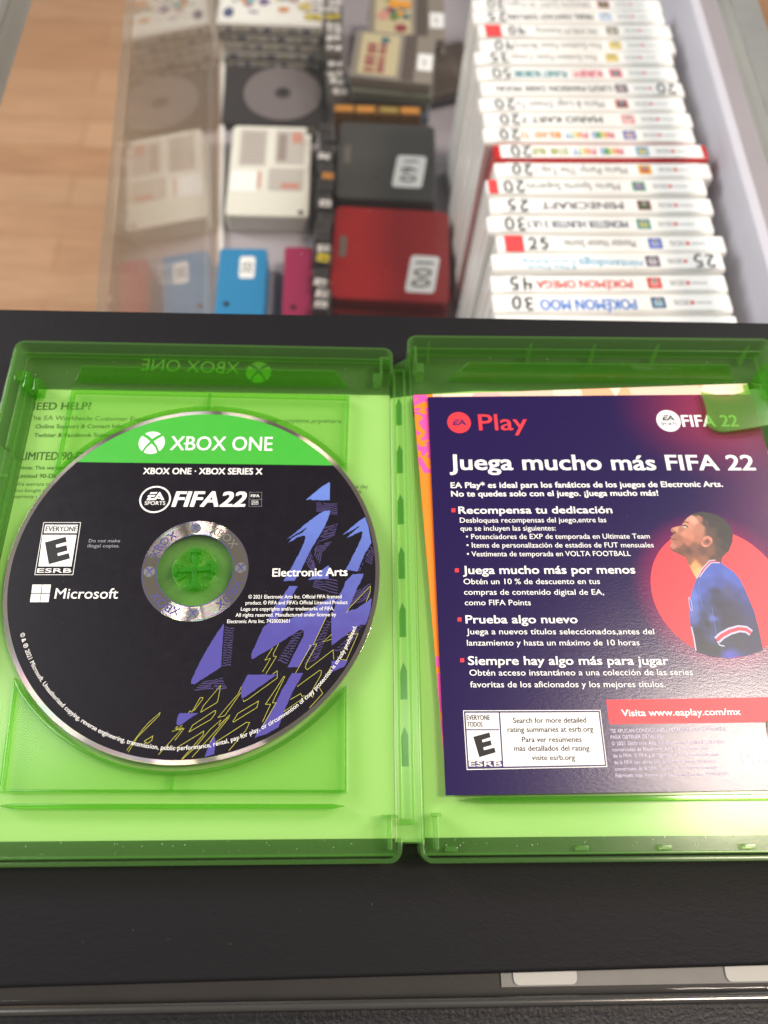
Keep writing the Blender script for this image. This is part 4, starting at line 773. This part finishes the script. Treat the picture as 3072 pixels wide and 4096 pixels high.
# ------------------------------------------------------------------ row of white game cases (spines up)
SHELL = mat('white_case_plastic', (242, 241, 237), .22, .5, var=.02, vscale=40)
REDSH = mat('red_case_plastic', (190, 32, 34), .25, .5)
INLAY = mat('white_inlay', (246, 246, 243), .30, .5)
P_ = lambda n, c: mat(n, c, .4, .4)
RAIN = [P_('rainbow_%d' % i, c) for i, c in enumerate([(206, 60, 110), (226, 110, 50), (226, 190, 60), (90, 170, 90), (70, 130, 200), (120, 80, 170)])]
CASES = [ # title, ink, icon colours, number, number place, label
 ('', (60, 60, 60), ((60, 90, 150), (90, 90, 90)), '', 0, "white game case half hidden under the mat's back edge, nearest of the row"),
 ('POKÉMON MOO', (58, 120, 206), ((60, 78, 120), (150, 190, 210)), '30', 0, 'white game case with large blue capitals and a 30 sticker'),
 ('POKÉMON OMEGA R', (206, 52, 46), ((196, 50, 50), (230, 150, 140)), '45', 0, 'white game case with red capitals and a 45 sticker'),
 ('nintendogs', (64, 166, 206), ((70, 62, 86), (200, 190, 196)), '25', 1, 'white game case with pale blue cursive title and 25 at its right end'),
 ('Monster Hunter Stories', (86, 86, 86), ((70, 96, 180), (160, 170, 220)), '25', 2, 'white game case with grey title, red tab and an upright 25'),
 ('MONSTER HUNTER 3 ULTIM', (70, 84, 110), ((40, 130, 130), (190, 190, 110)), '30', 0, 'white game case with tall navy capitals and a 30 sticker'),
 ('MINECRAFT', (72, 64, 78), ((110, 74, 62), (70, 96, 62)), '25', 0, 'white game case with dark blocky title and brown square icon'),
 ('Mario Sports Superstars', (92, 92, 92), ((70, 150, 110), (150, 110, 170)), '20', 0, 'white game case with grey title beginning beside a small red tab, 20 sticker'),
 ('Mario Party: The Top 100', (92, 92, 92), ((222, 170, 60), (200, 80, 50)), '20', 0, 'white game case with grey title and orange icon, in front of the red case'),
 ('MARIO PARTY STAR RUSH', 'rain', ((90, 160, 200), (220, 200, 80)), '20', 0, 'red game case with rainbow title on a white spine'),
 ('MARIO PARTY ISLAND TOUR', 'rain', ((70, 90, 170), (220, 190, 190)), '20', 0, 'white game case with orange and rainbow title, behind the red case'),
 ('MARIO KART 7', (40, 40, 40), ((220, 130, 130), (240, 210, 210)), '20', 0, 'white game case with heavy black slanted title and pink icon'),
 ('Mario & Luigi: Dream Team', (100, 100, 100), ((180, 80, 70), (60, 100, 110)), '20', 0, 'white game case with thin grey title and red and teal icon'),
 ("LUIGI'S MANSION: DARK MOON", (96, 96, 96), ((70, 50, 60), (190, 170, 180)), '20', 1, 'white game case with wide grey capitals and 20 at its right end'),
 ('KIRBY PLANET ROBOBOT', 'kirby', ((216, 70, 96), (90, 150, 150)), '50', 0, 'white game case with teal and pink lettering and a 50 sticker'),
 ('Fire Emblem Fates: Conquest', (120, 112, 100), ((206, 180, 70), (230, 210, 120)), '35', 0, 'white game case with gold icon and a 35 sticker'),
 ('Fire Emblem Fates: Birthright', (120, 112, 100), ((210, 186, 80), (236, 220, 140)), '40', 0, 'white game case with gold icon and a half hidden 40'),
 ('FIRE EMBLEM Awakening', (130, 126, 118), ((110, 100, 80), (210, 205, 190)), '40', 2, 'white game case with slanted grey title, red tab and large 40'),
 ('FINAL FANTASY EXPLORERS', (70, 70, 70), ((150, 180, 220), (230, 235, 240)), '25', 0, 'white game case with black capitals and pale blue icon, near the far end'),
 ('DRAGON QUEST VII: Fragments', (120, 116, 110), ((160, 70, 60), (80, 120, 80)), '30', 0, 'white game case with small grey title, farthest of the row in view'),
]
SPX = [183.5]+SPINE_X
def game_case(i):
    title, ink, icon, num, place, lb = CASES[i]
    y = 167.9+13.58*(i-1); x = SPX[i]; yaw = math.radians(1.7+2.0*i/19+random.uniform(-.3, .3))
    t = thing('game_case', lb, 'game case', (x, y, -196.8), (random.uniform(-.004, .004), 0, yaw), 'game cases standing in a row in the display case')
    red = i == 9
    L, Tk, H = 125.0, 12.7, 136.6+random.uniform(-.6, .4)
    b = MB()
    prof = [(-Tk/2, 0), (Tk/2, 0), (Tk/2, H-1.6), (Tk/2-1.4, H), (-Tk/2+1.4, H), (-Tk/2, H-1.6)]
    b.prism(prof, -L/2, L/2, axis='x')
    b.build('case_shell', REDSH if red else SHELL, t, bevel=.9, seg=3)
    b = MB(); b.box(-L/2+.6, L/2-.6, -.45, .45, 14, H-8); 
    b.box(-L/2-.25, -L/2+.3, -.35, .35, 6, H-4, 0)
    b.build('opening_seam', P_('seam_grey', (150, 148, 144)), t)
    # paper spine: wraps over the top
    z = H+.12; e = 6.2 if not red else 3.4
    b = MB(); b.box(-L/2+e, L/2-e, -4.9, 4.9, H+.02, z)
    sp_o = b.build('spine_paper', INLAY, t)
    b = MB(); zz = z+.05
    if title:
        x1 = L/2-e-(16 if title == 'nintendogs' or i == 13 else 0)
        # text runs from right to left, upside down for the camera
        X0, X1 = 13.5+random.uniform(-2, 2), -44+6*(len(title) < 12)
        if len(title) >= 22: X1 = -46
        if title == 'MINECRAFT': X1 = -34
        if title == 'MARIO KART 7': X0, X1 = 8, -40
        if place == 2: X1 = -26
        if i == 13: X0, X1 = 18, -53
        cap = 5.0 if title.isupper() else 5.4
        if i in (1,): cap = 6.4
        yb = 2.2 + random.uniform(-.3, .3)
        mats = [P_('ink_%d' % i, ink if not isinstance(ink, str) else (120, 120, 120))]+RAIN+[P_('teal_ink', (70, 140, 150)), P_('pink_ink', (214, 80, 110)), P_('orange_ink', (222, 150, 90)), P_('olive_ink', (150, 160, 60)), MARK, P_('red_ink', (206, 60, 60)), P_('icon_a_%d' % i, icon[0]), P_('icon_b_%d' % i, icon[1]), P_('grey_ink_light', (150, 150, 150)), STICK, P_('red_tab', (226, 72, 74))]
        if ink == 'rain':
            k = len(title); step = (X0-X1)/k
            for j, ch in enumerate(title):
                if ch == ' ': continue
                mi = 1+(j % 6) if j < 12 else (9 if i == 10 else 10)
                xa = X0-step*j; b.text(ch, (xa, yb), (xa-step*.86, yb), cap, zz, mi, bold=.03)
        elif ink == 'kirby':
            b.text('KIRBY:', (X0, yb), (X0-19, yb), cap*1.15, zz, 8, bold=.03); b.text('PLANET ROBOBOT', (X0-22, yb), (X1, yb), cap*1.15, zz, 7, bold=.03)
        elif title == 'nintendogs':
            b.text(title, (18, .4), (-16, 1.6), 5, zz, 0, bold=.012); b.text('French Bulldog', (-18, 1.2), (-46, 1.4), 2.6, zz, 0, bold=.01); b.text('& New Friends', (-18, -2.6), (-44, -2.4), 2.6, zz, 0, bold=.01)
        else:
            b.text(title, (X0, yb), (X1, yb), cap, zz, 0, bold=.022 if title.isupper() else .004, shear=.2 if i == 17 else 0)
        # icon, platform mark
        b.box(20, 27.5, -3.6, 3.6, z+.02, zz, 13); b.box(21.5, 26, -2.2, 1.8, zz, zz+.03, 14); b.box(22.8, 25, -.4, 2.9, zz+.03, zz+.05, 15)
        b.text('3DS', (40, 1.5), (32, 1.5), 3.0, zz, 15, bold=.02); b.box(40.6, 42.8, -1.2, 1.2, z+.02, zz, 12); b.box(43.5, 52, -.5, .3, z+.02, zz, 15)
        if place == 0:
            b.box(-L/2+7, -L/2+22, -5.2, 5.2, z+.02, zz+.06, 16); number(b, num, -L/2+14.5, 0, 8.6, zz+.1, 11, PI, 1.35)
        elif place == 1:
            b.box(L/2-20, L/2-3, -5.2, 5.2, z+.02, zz+.06, 16); number(b, num, L/2-11.5, 0, 8.6, zz+.1, 11, PI, 1.35)
        else:
            b.box(-L/2+4.5, -L/2+14.5, -5.6, 5.6, z+.02, zz+.06, 17); b.box(-L/2+15.5, -L/2+32, -5.2, 5.2, z+.02, zz+.06, 16); number(b, num, -L/2+23.5, 0, 7.6, zz+.1, 11, 0 if i == 4 else PI, 1.4)
        if i == 7: b.box(-L/2+1.2, -L/2+6.4, -5.2, 5, z+.02, zz+.06, 17)
        b.build('spine_print', mats, sp_o)
    b = MB(); b.box(-L/2+3.5, L/2-3.5, -Tk/2-.16, -Tk/2-.05, 4, H-4)
    b.build('cover_paper', P_('cover_%d' % i, [(214, 210, 204), (205, 204, 200), (196, 198, 204), (222, 220, 214)][i % 4]) if i != 9 else REDSH, t)
for i in range(len(CASES)): game_case(i)

# ------------------------------------------------------------------ hand-held consoles
def sticker(b, x0, x1, y0, y1, z, num, ang, h, ms, mk, r=1.6):
    b.prism(rounded(x0, x1, y0, y1, r), z, z+.12, ms); number(b, num, (x0+x1)/2, (y0+y1)/2, h, z+.18, mk, ang, h*.14)
def clamshell(label, x, y, w, d, z0, h, c, stick, yaw, grp):
    t = thing('handheld_console', label, 'handheld console', (x, y, z0), (0, 0, yaw), grp)
    body = mat('shell_%d_%d_%d' % c, c, .28, .5, coat=.4, var=.03, vscale=30)
    b = MB(); b.prism(rounded(-w/2, w/2, -d/2, d/2, 5), 0, h*.46); b.build('lower_shell', body, t, bevel=1.4, seg=3)
    b = MB(); b.prism(rounded(-w/2, w/2, -d/2+1, d/2, 6), h*.5, h); up = b.build('upper_shell', body, t, bevel=2.0, seg=4)
    b = MB(); b.box(-w/2+4, w/2-4, d/2-3, d/2+1.6, h*.3, h*.72); b.build('hinge', body, t, bevel=1.2, seg=3)
    b = MB(); b.prism(rounded(-w/2+5.5, -w/2+10.5, -6, 14, 2), h+.02, h+.3); b.build('badge_plate', mat('grey_badge', (128, 120, 110), .35, .5, metal=.5), up)
    if stick:
        b = MB(); sticker(b, *stick[0], h+.04, stick[1], stick[2], 12.5, 0, 1, 3.0)
        for q in range(len(b.v)): b.v[q] = (b.v[q][0]+.13*b.v[q][1], b.v[q][1], b.v[q][2])
        b.build('price_sticker', [STICK, MARK], up)
    return t
clamshell('dark grey folded handheld console with a 160 sticker, behind the red one', 73.5, 398, 77, 84, -196.9, 25, (70, 69, 66), ((8, 31, -28, 6), '160', -PI/2), math.radians(-1.5), 'folded handheld consoles')
clamshell('glossy red folded handheld console with a 100 sticker, behind the black mat', 76, 304, 86, 88, -196.9, 25, (150, 26, 28), ((15, 36, -35, -1), '100', -PI/2), math.radians(-2), 'folded handheld consoles')
clamshell('black folded handheld console mostly hidden by the mat, in front of the red one', 77, 209, 86, 84, -196.9, 20, (52, 50, 50), None, math.radians(-2), 'folded handheld consoles')
t = thing('handheld_console', 'white handheld console lying face down, its label and stickers showing', 'handheld console', (-18, 393, -196.9), (0, 0, .01))
b = MB(); b.prism(rounded(-31, 32, -48, 49, 4), 0, 17); body = b.build('body', mat('white_console', (222, 220, 208), .35, .45, var=.02), t, bevel=1.6, seg=3)
b = MB(); z = 17.05
b.prism(rounded(-24, -3, 4, 44, 1), z, z+.1, 0)
for k in range(9): b.box(-22, -5, 8+k*3.8, 9.2+k*3.8, z+.1, z+.14, 1)
b.prism(rounded(4, 27, 6, 44, 1), z, z+.1, 0); b.box(6, 13, 10, 40, z+.1, z+.14, 1); b.box(17, 25, 30, 42, z+.1, z+.14, 2)
b.prism(rounded(-29, -9, -24, -2, 3), z, z+.3, 3); b.prism(rounded(0, 27, -22, 2, 2), z, z+.2, 0); b.box(-8, -6, -20, -2, z, z+.2, 2); b.box(10, 24, -20, -14, z+.2, z+.24, 2)
b.build('rating_label', [mat('grey_label', (186, 180, 172), .45, .4), mat('label_ink', (150, 136, 130), .5, .3), mat('label_red', (196, 140, 126), .5, .3), STICK], body)
b = MB(); b.cyl(26, -44, 2.2, 17.02, 17.4, 20); b.build('screw', mat('dark_screw', (60, 66, 66), .4, .5, metal=.5), body)
b = MB(); b.box(28, 36, 40, 50, 8, 17.6); b.build('cartridge_door', mat('dark_door', (70, 66, 62), .5, .4), t, bevel=.8)
def slim(label, x0, x1, y0, y1, h, c, grp, stick=None):
    t = thing('handheld_console', label, 'handheld console', ((x0+x1)/2, (y0+y1)/2, -196.9), (0, 0, math.radians(1.0)), grp); w, d = x1-x0, y1-y0
    m = mat('slim_%d_%d_%d' % c, c, .33, .5, var=.02)
    b = MB(); b.prism(rounded(-w/2, w/2, -d/2, d/2, 3), 0, h*.47); b.build('lower_shell', m, t, bevel=1, seg=3)
    b = MB(); b.prism(rounded(-w/2, w/2, -d/2, d/2, 3), h*.5, h); u = b.build('upper_shell', m, t, bevel=1.3, seg=3)
    b = MB(); b.cyl(-w/2+8, -d/2+53, 2.2, h+.02, h+.2, 20); b.build('camera_lens', BLACK, u)
    if stick: b = MB(); sticker(b, *stick, h+.05, '30', PI/2, 7, 0, 1, 2.2); b.build('price_sticker', [STICK, MARK], u)
slim('blue slim handheld console with a small white price sticker, beside the glass side', -47.5, -13, 205, 309, 21, (44, 128, 176), 'slim folded handheld consoles', (-2, 9, 24, 44))
slim('magenta slim handheld console between the blue one and the small cartridges', -1, 20.5, 205, 314, 19, (156, 44, 84), 'slim folded handheld consoles')

# ------------------------------------------------------------------ disc in dark case, stack of flat cases
t = thing('disc_case', 'dark open disc case with a silver disc inside, in front of the white case stack', 'disc case', (-21, 494, -196.9), (0, 0, .02))
b = MB(); b.prism(rounded(-42, 42, -36, 34, 2), 0, 7); b.build('case_base', mat('charcoal_plastic', (58, 55, 55), .3, .5), t, bevel=.8)
d_ = thing('silver_disc', 'small silver disc lying in the dark disc case', 'disc', (-13, 494, -189.2))
b = MB(); b.ring(0, 0, 7, 33, -.6, .4, 64); b.build('disc_plate', mat('silver_disc', (150, 140, 140), .28, .5, metal=.5), d_)
b = MB(); b.ring(0, 0, 4, 6.9, -.6, .3, 40); b.build('clear_ring', mat('dark_ring', (70, 64, 64), .3, .5), d_)
tops = ['dull grey flat game case at the bottom of the stack behind the dark disc case', 'white flat game case second from the bottom of its stack', 'cream flat game case third up, in the middle of its stack', 'grey striped flat game case second from the top of its stack', 'white flat game case with a colourful cover, topmost of its stack']
cc = [(120, 116, 110), (214, 212, 204), (196, 192, 178), (134, 130, 126), (210, 206, 198)]
for k in range(5):
    t = thing('flat_game_case', tops[k], 'game case', (-24+random.uniform(-1.5, 1.5), 602, -196.8+k*7.5), (0, 0, random.uniform(-.02, .02)), 'flat game cases in a stack')
    b = MB(); b.prism(rounded(-44, 44, -66, 66, 1.5), 0, 7.2); b.build('case_shell', mat('flat_case_%d' % k, cc[k], .35, .5, var=.08, vscale=60), t, bevel=.6)
    b = MB()
    b.box(-40, 40, -66.3, -66.1, 1.4, 5.6, 0)
    for j in range(7): b.box(-38+j*11+random.uniform(-2, 2), -32+j*11, -66.5, -66.35, 2.2, 4.8, 1+(j+k) % 3)
    if k == 4:
        b.box(-41, 41, -62, 62, 7.25, 7.4, 0)
        random.seed(3)
        for j in range(46):
            x, y, r = random.uniform(-36, 36), random.uniform(-56, 30), random.uniform(3, 8); w_ = r*random.uniform(.4, 1.5); a_ = random.uniform(0, PI); b.tri_flat([(x+random.uniform(.5, 1)*r*math.cos(a_+q*PI/4), y+random.uniform(.5, 1)*w_*math.sin(a_+q*PI/4)) for q in range(8)], 7.45+j*.02, 4+j % 7)
    b.build('cover_print', [mat('spine_white', (224, 222, 214), .4, .4), P_('print_grey', (150, 146, 140)), P_('print_navy', (70, 74, 110)), P_('print_cream', (206, 198, 176)), P_('blob_pink', (168, 124, 142)), P_('blob_orange', (200, 138, 80)), P_('blob_teal', (120, 170, 170)), P_('blob_yellow', (200, 180, 116)), P_('blob_violet', (120, 100, 140)), P_('blob_white', (220, 214, 206)), P_('blob_blue', (78, 88, 118))], t)

# ------------------------------------------------------------------ cartridges
CGREY = mat('cartridge_grey', (134, 126, 116), .45, .4, var=.04, vscale=40); CDK = mat('cartridge_groove', (88, 78, 72), .5, .4)
def big_cart(label, x, y, z, yaw, shell=None, kind=0):
    t = thing('game_cartridge', label, 'game cartridge', (x, y, z), (0, 0, yaw), 'large grey cartridges piled behind the dark console')
    b = MB(); b.prism(rounded(-33, 33, -29, 29, 2.5), 0, 8.6); s_ = b.build('cartridge_shell', shell or CGREY, t, bevel=1, seg=3)
    b = MB(); b.box(8, 18, -28, 28, 8.62, 8.9); b.build('groove', CDK, t)
    if kind:
        b = MB(); b.prism(rounded(-27, 4, -25, 25, 1.5), 8.65, 8.9, 0)
        if kind == 1:
            for j, (xa, xb) in enumerate(((-22, -14), (-12, -6))):
                for q in range(5): b.box(xa+random.uniform(-.5, .5), xb, -22+q*7.5, -17+q*7.5+random.uniform(-1, 1), 8.92, 8.96, 1)
            b.disc(-8, 18, 4, 8.98, 20, 2)
        else:
            for j in range(16): b.disc(random.uniform(-22, 0), random.uniform(-20, 20), random.uniform(2, 6), 8.92+j*.02, 12, 1+j % 5)
        b.build('cartridge_label', [P_('label_sand', (188, 176, 140)), P_('label_maroon', (140, 60, 66)), P_('label_teal', (70, 104, 110)), P_('label_orange', (222, 150, 50)), P_('label_green', (90, 130, 70)), P_('label_red', (170, 40, 44))], s_)
        b = MB(); b.prism(rounded(20, 32, -14, 6, 1.5), 8.65, 8.85, 0); number(b, '2', 26, -4, 7, 8.92, 1, .2, .9); b.build('price_sticker', [STICK, P_('faint_ink', (110, 120, 116))], s_)
    return t
big_cart('grey game cartridge at the bottom of the pile under the red-lettered one', 78, 492, -196.9, -.05)
big_cart('bluish clear cartridge in the middle of the pile', 79, 490, -188, -.06, mat('smoky_blue_plastic', (100, 112, 124), .2, .5))
big_cart('grey game cartridge second from the top of the pile', 77, 493, -179, -.04)
big_cart('greenish clear cartridge under the red-lettered grey one', 80, 489, -170, -.07, mat('smoky_green_plastic', (112, 114, 100), .2, .5))
big_cart('grey game cartridge with a sand label and red lettering, on top of the pile', 79, 492, -160.8, -.1, kind=1)
big_cart('grey game cartridge with an orange and red picture label, behind the pile', 92, 562, -172, -.03, kind=2)
big_cart('grey cartridge with a worn label beneath the picture-label one', 92, 562, -184, .02)
big_cart('dark cartridge leaning against the row of white cases', 121, 520, -189, .35, mat('dark_brown_plastic', (84, 74, 66), .4, .4))
def small_cart(label, x, y, z, c, cl, yaw, rx=0.0, grp='small cartridges standing in rows', num=True, hw=8.5):
    t = thing('small_cartridge', label, 'game cartridge', (x, y, z), (rx, 0, yaw), grp)
    b = MB(); b.prism(rounded(-hw, hw, -4.4, 4.4, 1), 0, 31); b.build('cartridge_shell', mat('small_%d_%d_%d' % c, c, .4, .45), t, bevel=.6)
    b = MB(); sx, sy = random.uniform(-1.2, 1.2), random.uniform(.6, .95); b.box(-hw+1.4+sx, hw-1.6+sx, -3.9*sy, 3.9*sy, 31.02, 31.2, 0)
    if num: number(b, random.choice(['5', '10', '15', '20', '6']), 0, 0, 5.2, 31.26, 1, PI/2, .8)
    b.build('end_sticker', [mat('tag_%d_%d_%d' % cl, cl, .45, .4), MARK], t)
W_, Y_, G_, O_ = (214, 210, 206), (204, 182, 50), (58, 56, 55), (188, 128, 56)
ORD = 'first second third fourth fifth sixth seventh eighth ninth tenth eleventh twelfth thirteenth fourteenth fifteenth sixteenth seventeenth eighteenth'.split()
names = {W_: 'white', Y_: 'yellow', G_: 'dark', O_: 'orange'}
seq = [W_, W_, W_, G_, Y_, W_, G_, G_, G_, W_, G_, G_, O_, G_, W_, G_, G_, G_]
lab = {0: 'nearest small cartridge of the row beside the red console, white end sticker', 1: 'second small cartridge of the row beside the red console, white end sticker'}
for k, c in enumerate(seq):
    y = 252+k*10.3
    beside = 'red console' if k < 9 else 'dark grey console'
    small_cart('%s-ended small cartridge beside the %s, %s from the mat' % (names[c], beside, ORD[k]), 26.8+1.3*math.sin(k*1.7), y, -196.9-random.uniform(0, 5), (80, 77, 76), c, random.uniform(-.22, .22), num=c in (W_, Y_), hw=5.6)
seq2 = [W_, W_, W_, W_, W_, W_, W_, W_, Y_, W_, W_, W_]
for k, c in enumerate(seq2):
    small_cart('%s-ended small cartridge left of the cartridge pile, %s from the dark console' % (names[c], ORD[k]), 36-6.5*min(1, k/4)+random.uniform(-1, 1), 470+k*10.2, -196.9+ (8 if k > 3 else 0)-random.uniform(0, 4), (128, 124, 118), c, random.uniform(-.3, .3), hw=6.8)
for k in range(4):
    small_cart('orange-ended small cartridge behind the dark grey console, %s from the left' % ORD[k], 40+k*17.6, 447, -196.9, (120, 84, 40), O_ if k != 2 else (150, 132, 70), random.uniform(-.05, .05), num=False, grp='orange small cartridges behind the dark console')
for k in range(6):
    small_cart('small cartridge right of the flat case stack, %s going away from the mat' % ORD[k], 14+random.uniform(-1, 1), 548+k*11, -190, (150, 146, 142), W_ if k % 3 else Y_, random.uniform(-.2, .2), grp='small cartridges beside the flat case stack')

# ------------------------------------------------------------------ dust and crumbs
b = MB(); random.seed(11)
def speck(x, y, z, r):
    a = random.uniform(0, PI); c, q = math.cos(a), math.sin(a); e = random.uniform(.3, 1)
    b.poly3([(x-r*c, y-r*q, z), (x+r*e*q*.5, y-r*e*c*.5, z+.03), (x+r*c, y+r*q, z), (x-r*e*q*.5, y+r*e*c*.5, z+.08)], [(0, 1, 2, 3)])
for k in range(70): speck(random.uniform(-66, 63), random.uniform(-83, -80) if k % 2 else random.uniform(74, 83), 1.95, random.uniform(.06, .22))
for k in range(90):
    x = random.uniform(73, 198); speck(x, random.uniform(-82, -78) if k % 3 else random.uniform(76, 86), 4.1+(x-71)*.02, random.uniform(.06, .3))
for k in range(50): speck(random.uniform(-64, 62), random.uniform(-79, 70), 1.95, random.uniform(.04, .1))
for k in range(60):
    a, r = random.uniform(0, 2*PI), 58*math.sqrt(random.random()); speck(r*math.cos(a), r*math.sin(a), 5.24, random.uniform(.03, .09))
for k in range(40):
    x = random.uniform(80, 196); speck(x, random.uniform(-66, 64), 6.36+(x-71)*.02, random.uniform(.03, .10))
for k in range(60): speck(random.uniform(-120, 240), random.uniform(112, 340), -3.9, random.uniform(.1, .35))
for k in range(40): speck(random.uniform(-60, 180), random.uniform(-114, -87), .05, random.uniform(.05, .12))
o = b.build('dust', mat('pale_dust', (214, 212, 200), .7, .2)); o['kind'] = 'stuff'; o['label'] = 'pale dust specks and crumbs in the case and on the glass'
